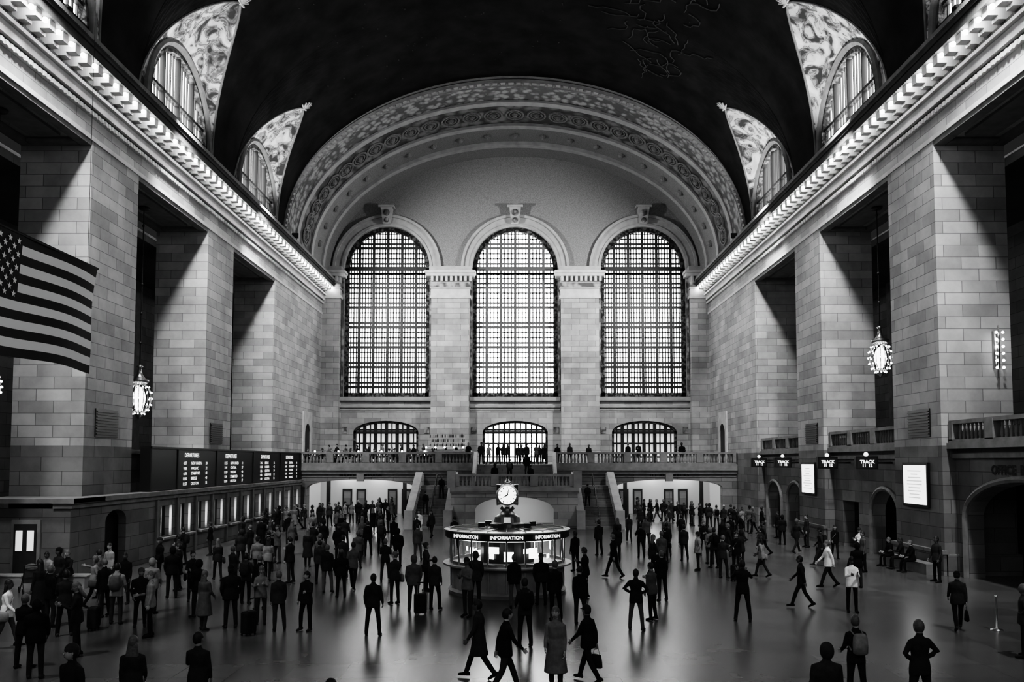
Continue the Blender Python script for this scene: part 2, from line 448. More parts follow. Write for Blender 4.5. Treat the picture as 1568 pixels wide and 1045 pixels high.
# ------------------------------------------------------------------ east wall
WC = [-12.3, 0, 12.3]; WZB, WZS, WHW = 11.4, 23.75, 4.1
mb = MB()
holed(mb, 'x', YE, YE+1.2, -HW, HW, 10.4, ZS, [(c, WHW, WZB, ZS, 0) for c in WC], 0)
holed(mb, 'x', YE, YE+1.2, -HW, HW, ZS, 36.2, [(c, WHW, ZS, WZS, 4.15) for c in WC], 1, 2)
holed(mb, 'x', YE, YE+1.2, -HW, HW, FZ, 10.4, [(c, 3.1, BZ, 8.0, 1.1) for c in WC], 0)
for z0, z1, pr in ((11.0, 11.35, .35), (10.35, 10.6, .22), (10.1, 10.25, .1)):
    for a, b in ((-HW, -8.0), (-4.3, 4.3), (8.0, HW)): mb.box(a, b, YE-pr, YE, z0, z1, 2)
for c in WC:
    for r0, r1, pr in ((4.1, 4.35, .3), (4.35, 4.95, .2), (4.95, 5.2, .38)):
        for i in range(32):
            t0, t1 = math.pi*i/32, math.pi*(i+1)/32
            q = lambda r, t, y: (c+r*math.cos(t), y, WZS+r*math.sin(t))
            y = YE-pr
            mb.quad(q(r0,t0,y), q(r1,t0,y), q(r1,t1,y), q(r0,t1,y), 2)
            mb.quad(q(r1,t0,y), q(r1,t0,YE), q(r1,t1,YE), q(r1,t1,y), 2)
            mb.quad(q(r0,t0,y), q(r0,t0,YE+.3), q(r0,t1,YE+.3), q(r0,t1,y), 2)
    # carved jamb strip beside the glazing
    for sx in (-1, 1):
        mb.box(c+sx*4.1, c+sx*4.3, YE-.18, YE, WZB, 22.7, 3)
    # keystone console
    mb.add([(c-.35,YE-.7,28.0),(c+.35,YE-.7,28.0),(c+.35,YE,28.0),(c-.35,YE,28.0),(c-.55,YE-.9,29.5),(c+.55,YE-.9,29.5),(c+.55,YE,29.5),(c-.55,YE,29.5)],
           [(0,3,2,1),(4,5,6,7),(0,1,5,4),(1,2,6,5),(2,3,7,6),(3,0,4,7)], 2)
    mb.box(c-.75, c+.75, YE-1.0, YE, 29.5, 29.7, 2); mb.sphere((c, YE-.8, 29.0), .33, 10, 6, 3); mb.sphere((c, YE-.75, 28.3), .25, 10, 6, 3)
    for sx in (-1, 1):   # small square plaques by the doors
        mb.box(c+sx*3.9-.25, c+sx*3.9+.25, YE-.06, YE, 7.9, 8.5, 3)
# dividing piers and capitals
for c, hw in ((-6.15, 1.8), (6.15, 1.8), (-17.5, .85), (17.5, .85)):
    mb.box(c-hw, c+hw, YE-.9, YE, BZ, 20.7, 0)
    mb.box(c-hw-.12, c+hw+.12, YE-1.02, YE, BZ, 6.0, 0)
    for z0, z1, e, mi in ((20.7, 20.95, .15, 4), (20.95, 21.6, .04, 4), (21.6, 21.75, .12, 2), (21.75, 22.2, .08, 3), (22.75, 23.05, .5, 4), (23.05, 23.3, .6, 4), (22.2, 22.75, .05, 2), (23.3, 23.75, .2, 2)):
        mb.box(c-hw-e, c+hw+e, YE-.9-e, YE, z0, z1, mi)
    k = -hw
    while k < hw:
        mb.box(c+k, c+k+.22, YE-1.3, YE-.9, 22.3, 22.75, 4); k += .45
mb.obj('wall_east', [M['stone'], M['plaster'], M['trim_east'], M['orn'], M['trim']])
for i, c in enumerate(WC):
    ce = c == 0
    window('window_%d' % (i+1), 'x', YE+.75, -1, c, WHW, WZB, WZS, 4.15, M['glassC'] if ce else M['glassS'], 6, 3 if ce else 4, 1.93, True, .26, .42, .055, 1.5, 'iron_lt' if ce else 'iron')
    window('window_%d' % (i+4), 'x', YE+.6, -1, c, 3.1, BZ, 8.0, 1.1, M['glassS'] if ce else M['glassD'], 6, 1, 1.3, False, .2 if ce else .3, .22, .06)

# west end behind the viewpoint
mb = MB(); holed(mb, 'x', YW, YW-1, -HW-3, HW+3, FZ, 36.2, [(c, WHW, WZB, WZS, 4.15) for c in WC], 0); mb.obj('wall_west', [M['stone']])
for i, c in enumerate(WC):
    window('window_%d' % (i+7), 'x', YW-.6, 1, c, WHW, WZB, WZS, 4.15, M['glassW'], 6, 1, 1.93, False, .15, .3)

# ------------------------------------------------------------------ balustrades
def balustrade(mb, a, b, zbase, h=1.0, step=.3, ped=3.0, mi=0):
    a, b = Vector(a), Vector(b); d = b-a; Ln = d.length; d.normalize(); n = Vector((-d.y, d.x, 0))
    def bar(p, q, w, z0, z1):
        p, q = a+d*p, a+d*q
        vs = [p+n*w, q+n*w, q-n*w, p-n*w]
        mb.add([(v.x, v.y, z0) for v in vs]+[(v.x, v.y, z1) for v in vs], [(0,3,2,1),(4,5,6,7),(0,1,5,4),(1,2,6,5),(2,3,7,6),(3,0,4,7)], mi)
    bar(0, Ln, .2, zbase, zbase+.14); bar(0, Ln, .17, zbase+h-.16, zbase+h)
    np_ = max(1, round(Ln/ped))
    for i in range(np_+1):
        t = Ln*i/np_; bar(max(0, t-.28), min(Ln, t+.28), .2, zbase+.1, zbase+h-.05)
    k = .25
    while k < Ln:
        if min(abs(k-Ln*i/np_) for i in range(np_+1)) > .36:
            p = a+d*k
            mb.lathe([(.07, .14), (.1, .3), (.09, .42), (.045, .6), (.06, h-.22), (.085, h-.16)], (p.x, p.y, zbase), 6, mi, False)
        k += step
YB = 68.5; HI = HW-.02
mb = MB()
mb.box(-HI, HI, YB-.1, YE-1.05, 4.55, BZ, 0)
holed(mb, 'x', YB, YB+.8, -HI, HI, FZ, 4.6, [(-12.7, 4.4, FZ, 3.1, .65), (12.7, 4.4, FZ, 3.1, .65)], 0)
for z0, z1, pr in ((4.2, 4.5, .18), (4.5, 4.75, .35), (4.75, 5.0, .25), (3.95, 4.02, .05)):
    for a, b in ((-HI, -3.4), (3.4, HI)): mb.box(a, b, YB-pr, YB, z0, z1, 1)
for a, b in ((-18.2, -3.3), (3.3, 18.2)): balustrade(mb, (a, YB-.05, 0), (b, YB-.05, 0), BZ, 1.0, .28, 3.0, 1)
# keystones on passage arches + back wall lining
for c in (-12.7, 12.7): mb.box(c-.3, c+.3, YB-.22, YB, 3.6, 4.2, 1)
mb.box(-HI, HI, YE-1.3, YE-1.05, FZ, 4.5, 2)
for c in (-15.6, -14.3, -11.4, -10.1, 10.1, 11.4, 14.3, 15.6):
    mb.box(c-.45, c+.45, YE-1.36, YE-1.3, FZ, 2.7, 3)
    mb.box(c-.3, c+.3, YE-1.38, YE-1.36, 1.2, 2.5, 0)
mb.box(-HI, -HW+.2, 69.4, YE-1.3, FZ, 4.5, 2); mb.box(HW-.2, HI, 69.4, YE-1.3, FZ, 4.5, 2)
for s in (-1, 1):
    for xx in (9.4, 16.0): mb.box(s*xx, s*(xx+.3), 72, 72.3, FZ, 4.5, 3)
text_geo(mb, 'MARKET  PASSAGE', .42, (-12.7, YB-.03, 3.98-.02), (1,0,0), (0,0,1), 3, 'CENTER')
text_geo(mb, 'TO  ALL  TRACKS', .42, (12.7, YB-.03, 3.98-.02), (1,0,0), (0,0,1), 3, 'CENTER')
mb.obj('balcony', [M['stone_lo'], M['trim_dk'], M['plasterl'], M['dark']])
lm = MB()
for s in (-1, 1):
    for x in (9.6, 12.6, 15.6):
        for y in (71, 74, 77): lm.lathe([(.5, 0), (.55, .1), (.2, .13)], (s*x, y, 4.4), 12, 0)
lm.obj('passage_downlights', [M['lampd']])

# ------------------------------------------------------------------ double staircase
mb = MB(); LZ = 3.3
YS = 60.0
for s in (-1, 1):
    n = 16
    for i in range(n):
        mb.box(s*4.95, s*7.35, YS+i*.36, YS+n*.36, FZ+i*(LZ-FZ)/n, FZ+(i+1)*(LZ-FZ)/n, 0)
    # sloping parapets
    for x0, x1 in ((4.55, 4.95), (7.35, 7.75)):
        y0, y1 = YS-.3, YS+n*.36
        vs = [(s*x0,y0,FZ),(s*x1,y0,FZ),(s*x1,y1,FZ),(s*x0,y1,FZ),(s*x0,y0,FZ+1.0),(s*x1,y0,FZ+1.0),(s*x1,y1,LZ+.95),(s*x0,y1,LZ+.95)]
        mb.add(vs, [(0,3,2,1),(4,5,6,7),(0,1,5,4),(1,2,6,5),(2,3,7,6),(3,0,4,7)], 1)
        vs = [(s*(x0-.08),y0-.1,FZ+1.0),(s*(x1+.08),y0-.1,FZ+1.0),(s*(x1+.08),y1,LZ+.95),(s*(x0-.08),y1,LZ+.95)]
        mb.add(vs+[(v[0], v[1], v[2]+.16) for v in vs], [(0,3,2,1),(4,5,6,7),(0,1,5,4),(1,2,6,5),(2,3,7,6),(3,0,4,7)], 2)
        mb.box(s*(x0-.1), s*(x1+.1), YS-.75, YS-.25, FZ, FZ+1.35, 2)
    mb.tube([(s*6.15, YS, FZ+.95), (s*6.15, YS+n*.36, LZ+.95)], .03, 6, 3)
    for i in range(5): mb.tube([(s*6.15, YS+i*1.4, FZ+i*.7), (s*6.15, YS+i*1.4, FZ+.95+i*.7)], .025, 6, 3)
    mb.box(s*4.5, s*7.75, YS+16*.36, YB-.36, FZ, LZ, 0)
    mb.box(s*7.45, s*7.75, YS+16*.36, YB-.36, LZ, LZ+1.0, 1)
YF = 60.6
holed(mb, 'x', YF, YF+.5, -4.6, 4.6, FZ, LZ, [(0, 2.85, FZ, 1.7, .95)], 1)
mb.box(-4.6, 4.6, YF+.02, YB-.36, LZ-.2, LZ-.01, 0)
mb.box(-4.6, -4.4, YF+.5, YB-.36, FZ, LZ, 0); mb.box(4.4, 4.6, YF+.5, YB-.36, FZ, LZ, 0)
mb.box(-4.4, 4.4, 66, 66.2, FZ, LZ-.2, 4)
for z0, z1, pr in ((2.9, 3.05, .1), (3.05, 3.3, .22)): mb.box(-4.7, 4.7, YF-pr, YF, z0, z1, 2)
balustrade(mb, (-4.3, YF+.15, 0), (4.3, YF+.15, 0), LZ, 1.0, .28, 2.9, 2)
for sx in (-1, 1): mb.box(sx*4.3, sx*4.9, YF-.15, YF+.55, LZ, LZ+1.25, 2)
for i in range(9):
    mb.box(-3.1, 3.1, 65.8+i*.3, YB-.12, LZ+i*.189, LZ+(i+1)*.189, 0)
for s in (-1, 1): mb.add([(s*3.1,65.6,LZ),(s*3.35,65.6,LZ),(s*3.35,YB-.4,LZ),(s*3.1,YB-.4,LZ),(s*3.1,65.6,LZ+1),(s*3.35,65.6,LZ+1),(s*3.35,YB-.4,6.0),(s*3.1,YB-.4,6.0)],
    [(0,3,2,1),(4,5,6,7),(0,1,5,4),(1,2,6,5),(2,3,7,6),(3,0,4,7)], 2)
mb.obj('double_staircase', [M['stone_lo'], M['stone'], M['trim_east'], M['iron'], M['plasterl']])
lm = MB(); lm.box(-1.5, 1.5, 62.5, 63.3, 2.95, 3.05, 0); lm.obj('passage_lamp', [M['lampd']])

# ------------------------------------------------------------------ south side infill, gates, signs
mb = MB(); dk = MB()
for i, c in enumerate(YC):
    holes = {2: [(c-.2, 3.9, FZ, 2.9, 1.5)], 3: [(42.2, 1.5, FZ, 2.5, 1.2), (46.6, 1.1, FZ, 3.0, 0)], 4: [(55.7, 1.5, FZ, 2.5, 1.2), (60.2, 1.5, FZ, 2.5, 1.2)]}.get(i, [(c, 3.5, FZ, 2.9, 1.4)])
    holed(mb, 'y', HW+.55, HW+1.2, c-OPH, c+OPH, FZ, 5.9, holes, 0)
    mb.box(HW+.2, HW+PD, c-OPH, c+OPH, 5.75, 6.0, 1); mb.box(HW+.4, HW+.6, c-OPH, c+OPH, 5.35, 5.55, 1)
    balustrade(mb, (HW+.45, c-OPH+.1, 0), (HW+.45, c+OPH-.1, 0), 6.0, .95, .3, 3.0, 1)
    mb.box(HW+3.6, HW+3.8, c-OPH-1, c+OPH+1, FZ, 5.5, 2)
    for h in holes:      # moulded arch surround
        if h[4]:
            pts = [(HW+.5, h[0]-(h[1]+.15)*math.cos(math.pi*k/20), h[3]+(h[4]+.15)*math.sin(math.pi*k/20)) for k in range(21)]
            mb.tube([(HW+.5, h[0]-h[1]-.15, FZ)]+pts+[(HW+.5, h[0]+h[1]+.15, FZ)], .13, 6, 1)
mb.box(HW+1.2, 26.6, YW, YE, 5.6, 5.9, 2)
mb.box(HW-.75, HW-.22, 35.5, 39.7, FZ, .86, 1)
text_geo(mb, 'OFFICE  BUILDING', .5, (HW+.53, 30.6, 4.72), (0,-1,0), (0,0,1), 2, 'CENTER')
mb.obj('platform_gate_wall', [M['stone_lo'], M['trim_dk'], M['dark']])
gl = MB()    # globe sconces in the gates
for y in (42.2, 55.7, 60.2): gl.sphere((HW+2.2, y, 3.2), .16, 10, 8, 0)
gl.obj('gate_lamps', [M['lampd']], True)

def poster(y, z0, z1, w):
    p = MB(); x = HW-.02
    p.box(x-.12, x, y-w/2-.12, y+w/2+.12, z0-.12, z1+.12, 0); p.box(x-.14, x-.12, y-w/2, y+w/2, z0, z1, 1)
    random.seed(int(y))
    for k in range(9):
        zz = z1-.25-k*(z1-z0-.4)/9; ww = w*(.25+.5*R()); p.box(x-.145, x-.14, y-ww/2, y+ww/2, zz-.035, zz+.02, 2)
    p.obj('framed_poster', [M['black'], M['screen'], mat('poster_print', .3, emit=.4)])
poster(37.6, 3.3, 5.05, 2.1); poster(51.4, 3.3, 5.05, 2.1)
def monitor(y, z=5.15, x=HW-.75, lab='TRACK'):
    p = MB()
    p.box(x-.55, x+.55, y, y+.25, z-.32, z+.32, 0); p.box(x-.47, x+.47, y-.01, y, z-.25, z+.25, 1)
    p.box(x+.5, x+1.3, y+.08, y+.16, z-.05, z+.05, 0); p.sphere((x, y+.12, z+.42), .12, 8, 6, 2)
    text_geo(p, lab, .22, (x, y-.02, z-.02), (1,0,0), (0,0,1), 2, 'CENTER'); text_geo(p, '11  12', .2, (x, y-.02, z-.2), (1,0,0), (0,0,1), 2, 'CENTER')
    p.obj('track_sign', [M['black'], M['iron'], M['text']])
for y in (41.2, 46.4, 54.2, 59.5): monitor(y)

# ------------------------------------------------------------------ north side: ticket wall and departure board
mb = MB(); XT = -17.5
holes = [(36.8, .95, FZ, 2.6, .5)]+[(42.0+k*2.45, .72, 1.45, 3.0, 0) for k in range(11)]
holed(mb, 'y', XT, XT-.35, 33.05, YB-.4, FZ, 3.55, holes, 0)
mb.box(XT+.25, -HW+.16, 32.8, YB-.4, 3.55, 3.75, 1); mb.box(XT+.12, -HW+.16, 32.9, YB-.4, 3.35, 3.55, 1)
mb.box(XT+.02, -HW-PD, 33, 33.4, FZ, 3.35, 0); mb.box(XT+.25, -HW-PD, 32.81, 35.3, 3.56, 3.74, 1)
mb.box(-HW+.16, -HW+.2, 33.5, YB-.4, FZ, 3.5, 2)
for k in range(11):
    y = 42.0+k*2.45
    mb.box(XT+.3, XT-.1, y-.85, y+.85, 1.35, 1.45, 1)          # counter shelf
    mb.box(XT+.1, XT, y-1.22, y-.98, FZ, 3.35, 1)              # pilaster
    mb.box(XT-.2, XT-.24, y-.03, y+.03, 1.45, 3.0, 3)
    mb.box(XT-.5, XT-.55, y-.5, y+.05, 1.6, 2.8, 4)            # lit panel inside the window
    for q in (-.72, .72): mb.box(XT+.02, XT-.1, y+q-.05, y+q+.05, 1.45, 3.0, 3)
for c in YC[3:]:
    mb.box(-HW-.3, -HW-.8, c-OPH, c+OPH, FZ, 5.6, 0); mb.box(-HW-.15, -HW-.95, c-OPH, c+OPH, 5.6, 5.8, 1)
mb.obj('ticket_window_wall', [M['stone_lo'], M['trim_dk'], M['dark'], M['brass'], mat('ticket_window_glow', .8, emit=3.0)])
mb = MB()    # service door in the pier jamb
mb.box(-19.75, -18.6, 32.9, 32.99, FZ, 2.9, 0); mb.box(-19.62, -18.73, 32.86, 32.9, FZ+.1, 2.75, 1)
for q in (-19.4, -18.95): mb.box(q-.13, q+.13, 32.84, 32.86, 1.7, 2.5, 2)
mb.obj('door_1', [M['trim_dk'], M['dark'], M['glassD']])
mb = MB(); XB = -17.55
mb.box(XB-.7+.2, XB, 40.2, 68.0, 3.78, 5.95, 0)
for y in (40.2, 43.4, 49.0, 55.8, 62.2, 67.9): mb.box(XB, XB+.05, y, y+.1, 3.78, 5.95, 1)
mb.box(XB, XB+.08, 40.2, 68.0, 5.85, 5.95, 1)
dest = ['STAMFORD', 'NEW HAVEN', 'CENTRAL', 'HARBOR', 'CROTON', 'SOUTHEAST', 'GREENWICH', 'BRIDGE', 'YONKERS', 'WASSAIC']
random.seed(3)
for k, y0 in enumerate((44.0, 50.2, 57.2, 63.4)):
    text_geo(mb, 'DEPARTURES', .34, (XB+.02, y0+.3, 5.44), (0,1.0,0), (0,0,1), 2, bold=.003)
    for col, f in ((0, lambda: '%2d:%02d' % (random.randint(1, 12), random.randint(0, 59))), (1.1, lambda: random.choice(dest)), (3.2, lambda: '%d' % random.randint(10, 42))):
        rows = '\n'.join(f() for _ in range(5))
        text_geo(mb, rows, .23, (XB+.02, y0+.1+col, 5.05), (0,1.1,0), (0,0,1), 2, sp=1.2, bold=.001)
mb.obj('departure_board', [M['black'], M['iron'], M['text']])

# ------------------------------------------------------------------ information booth with clock
mb = MB(); c0 = (-.17, 31.3, FZ)
mb.lathe([(2.15, 0), (2.2, .12), (2.08, .2), (2.08, .92), (2.2, 1.0), (2.4, 1.04), (2.4, 1.1), (1.9, 1.1)], c0, 40, 0)
for k in range(20):
    a = 2*math.pi*k/20; ca, sa = math.cos(a), math.sin(a)
    mb.tube([(c0[0]+2.12*ca, c0[1]+2.12*sa, FZ+1.1), (c0[0]+2.12*ca, c0[1]+2.12*sa, FZ+2.1)], .035, 6, 1, round_=False)
    mb.tube([(c0[0]+2.08*ca, c0[1]+2.08*sa, FZ+.2), (c0[0]+2.08*ca, c0[1]+2.08*sa, FZ+.92)], .05, 6, 0, round_=False)
mb.lathe([(2.12, 1.1), (2.12, 1.2), (2.06, 1.2), (2.06, 1.1)], c0, 40, 1, False)
mb.lathe([(2.1, 2.0), (2.28, 2.03), (2.32, 2.08), (2.32, 2.26), (2.28, 2.3), (2.1, 2.3)], c0, 40, 3)
mb.lathe([(2.3, 2.27), (2.36, 2.32), (2.1, 2.35)], c0, 40, 2, False)
mb.lathe([(2.1, 2.3), (1.6, 2.33), (1.0, 2.36), (.55, 2.38)], c0, 40, 7)
for k in range(20):
    a = 2*math.pi*k/20; mb.tube([(c0[0]+2.2*math.cos(a), c0[1]+2.2*math.sin(a), FZ+2.35), (c0[0]+.9*math.cos(a), c0[1]+.9*math.sin(a), FZ+2.38)], .02, 5, 2)
mb.lathe([(.62, 2.36), (.65, 2.5), (.5, 2.55), (.46, 2.75), (.3, 2.85), (.2, 2.98), (.3, 3.05), (.2, 3.16)], c0, 24, 1)
for k in range(6):
    a = 2*math.pi*k/6+.3; mb.box(c0[0]+1.0*math.cos(a)-.12, c0[0]+1.0*math.cos(a)+.12, c0[1]+1.0*math.sin(a)-.12, c0[1]+1.0*math.sin(a)+.12, FZ+2.36, FZ+2.55, 3)
mb.lathe([(1.0, 0), (1.0, 2.0)], c0, 24, 3)
random.seed(5)
for k in range(20):
    a = 2*math.pi*(k+R()*.4)/20; rr = 1.05+R()*.75; w = .1+.1*R(); z = 1.2+R()*.35; h = .15+.25*R()
    ca, sa = math.cos(a), math.sin(a); x, y = c0[0]+rr*ca, c0[1]+rr*sa
    pts = [(x-sa*w, y+ca*w), (x+sa*w, y-ca*w)]
    mb.add([(pts[0][0],pts[0][1],FZ+z),(pts[1][0],pts[1][1],FZ+z),(pts[1][0],pts[1][1],FZ+z+h),(pts[0][0],pts[0][1],FZ+z+h)], [(0,1,2,3)], 4)
mb.lathe([(1.95, 1.97), (1.8, 1.97), (1.8, 1.99), (1.95, 1.99)], c0, 30, 4, False)
for a in (-1.57, -.9, -2.24, 1.57):
    ux = (-math.sin(a), math.cos(a), 0)
    text_geo(mb, 'INFORMATION', .17, (c0[0]+2.335*math.cos(a), c0[1]+2.335*math.sin(a), FZ+2.11), ux, (0,0,1), 5, 'CENTER')
cz = 3.57
mb.sphere((c0[0], c0[1], FZ+cz), .36, 20, 14, 1)
for k in range(4):
    a = -math.pi/2+k*math.pi/2; n = Vector((math.cos(a), math.sin(a), 0)); u = Vector((-math.sin(a), math.cos(a), 0)); w = Vector((0,0,1))
    cc = Vector((c0[0], c0[1], FZ+cz))+n*.33
    ring = lambda r, o: [cc+n*o+(u*math.cos(q)+w*math.sin(q))*r for q in [2*math.pi*j/28 for j in range(28)]]
    mb.rings([ring(.37, -.1), ring(.40, .02), ring(.40, .07), ring(.34, .08), ring(.33, .05)], 1, False)
    mb.add(ring(.34, .06), [tuple(range(28))], 6)
    for j in range(12):
        q = 2*math.pi*j/12; d = u*math.cos(q)+w*math.sin(q); e = d.cross(n)*.016; p0, p1 = cc+n*.065+d*.24, cc+n*.065+d*.31
        mb.add([p0-e, p0+e, p1+e, p1-e], [(0,1,2,3)], 3)
    for q, l, t in ((math.radians(-150), .18, .026), (math.radians(75), .27, .018)):
        d = u*math.cos(q)+w*math.sin(q); e = d.cross(n)*t; p0, p1 = cc+n*.067-d*.04, cc+n*.067+d*l
        mb.add([p0-e, p0+e, p1+e*.4, p1-e*.4], [(0,1,2,3)], 3)
mb.lathe([(.3, cz+.28), (.2, cz+.38), (.1, cz+.42), (.12, cz+.48), (.06, cz+.56), (.0, cz+.62)], c0, 16, 1)
mb.obj('information_booth', [M['marble'], M['brass'], mat('booth_rim_metal', .6, .35, .4), M['black'], mat('booth_display_glow', .8, emit=2.0), M['text'], mat('clock_opal_face', .9, .4, emit=1.3), mat('booth_roof_metal', .12, .4, .3)])

# ------------------------------------------------------------------ chandeliers
M_core = mat('chandelier_core', .9, emit=2.5)
def chandelier(x, y, z, K=.66, top=19.0):
    mb = MB(); c = (x, y, z); Z = K*1.2
    mb.lathe([(.05*K, -1.15*Z), (.12*K, -1.05*Z), (.3*K, -.9*Z), (.42*K, -.75*Z), (.3*K, -.7*Z)], c, 16, 0)
    for k in range(16):
        a = 2*math.pi*k/16
        mb.tube([(x+K*.76*math.sin(t)*math.cos(a), y+K*.76*math.sin(t)*math.sin(a), z+Z*.95*math.cos(t)) for t in [.45+2.25*i/8 for i in range(9)]], .022, 4, 0)
    for i in range(7):
        t = .5+i*.36; n = 6+int(9*math.sin(t))
        for k in range(n):
            a = 2*math.pi*(k+.5*(i % 2))/n
            mb.sphere((x+K*.82*math.sin(t)*math.cos(a), y+K*.82*math.sin(t)*math.sin(a), z+Z*.98*math.cos(t)), .04, 6, 4, 1)
    mb.sphere(c, (.4*K, .4*K, .65*Z), 14, 10, 2)
    mb.lathe([(r*K, q*Z) for r, q in [(.45, .8), (.6, .95), (.62, 1.05), (.4, 1.1), (.18, 1.35), (.1, 1.7), (.22, 1.8), (.08, 1.9)]], c, 16, 0)
    mb.tube([(x, y, z+1.85*Z), (x, y, top)], .03, 6, 3)
    for zz in np.arange(z+3, top, 1.6): mb.sphere((x, y, zz), .08, 6, 4, 3)
    mb.lathe([(.25, top-z-.1), (.3, top-z)], c, 12, 3)
    mb.obj('chandelier', [M['brass'], M['lamp'], M_core, M['iron']], True)
for p in ((-20.1, 44.4, 8.6, .8), (19.75, 44.4, 10.8, .76), (-20.1, 31.8, 8.1, .5)): chandelier(*p)
# candelabra sconce on the pier jamb at the right edge
mb = MB(); sx, sy = 20.7, 35.2
mb.tube([(sx, sy, 8.8), (sx, sy-.12, 11.0)], .04, 6, 0)
mb.box(sx-.12, sx+.12, sy, sy+.2, 9.2, 10.8, 0)
for k in range(6):
    for q in (-.14, .14): mb.sphere((sx+q, sy-.2, 9.2+k*.3), .06, 8, 6, 1)
mb.obj('wall_sconce', [M['brass'], M['lamp']], True)

# ------------------------------------------------------------------ flag
mb = MB(); XF = -12.8; FT, FB, FY0, FY1 = 11.14, 7.92, 19.0, 25.3
def fp(u, v): return (XF+.07*math.sin(u*9+v*2)*(.3+u)+.03*math.sin(v*7+u*3), FY0+(FY1-FY0)*u-.1*math.sin(v*3)*u, FT-(FT-FB)*v-.04*math.sin(u*7))
NU, NV = 50, 26
for i in range(NU):
    for j in range(NV):
        a, b, c, d = fp(i/NU, j/NV), fp((i+1)/NU, j/NV), fp((i+1)/NU, (j+1)/NV), fp(i/NU, (j+1)/NV)
        st = (j//2) % 2; m = 0 if st == 0 else 1
        if i/NU < .4 and j < 14: m = 2
        mb.quad(a, b, c, d, m)
for r in range(9):
    for q in range(6 if r % 2 == 0 else 5):
        u = .4*((q*2+(1 if r % 2 == 0 else 2))/12); v = (14/26)*((r+1)/10)
        c = Vector(fp(u, v)); pts = []
        for k in range(10):
            rr = .1 if k % 2 == 0 else .042; t = math.pi/2+k*math.pi/5
            pts.append((rr*math.cos(t), rr*math.sin(t)))
        for off in (.02, -.02):
            mb.add([(c.x+off, c.y+p[0], c.z+p[1]) for p in pts]+[(c.x+off, c.y, c.z)], [(k, (k+1) % 10, 10) for k in range(10)], 1)
mb.tube([(XF, FY0-.2, FT+.03), (XF, FY1+.1, FT+.03)], .04, 8, 3)
for y in (FY0+.3, FY1-.5): mb.tube([(XF, y, FT), (XF, y, ZS+VB*math.sqrt(1-(XF/HW)**2)-.05)], .008, 4, 3)
mb.obj('american_flag', [mat('flag_dark_stripe', .018, .8), mat('flag_white_stripe', .85, .8), mat('flag_canton', .012, .8), M['black']], False)

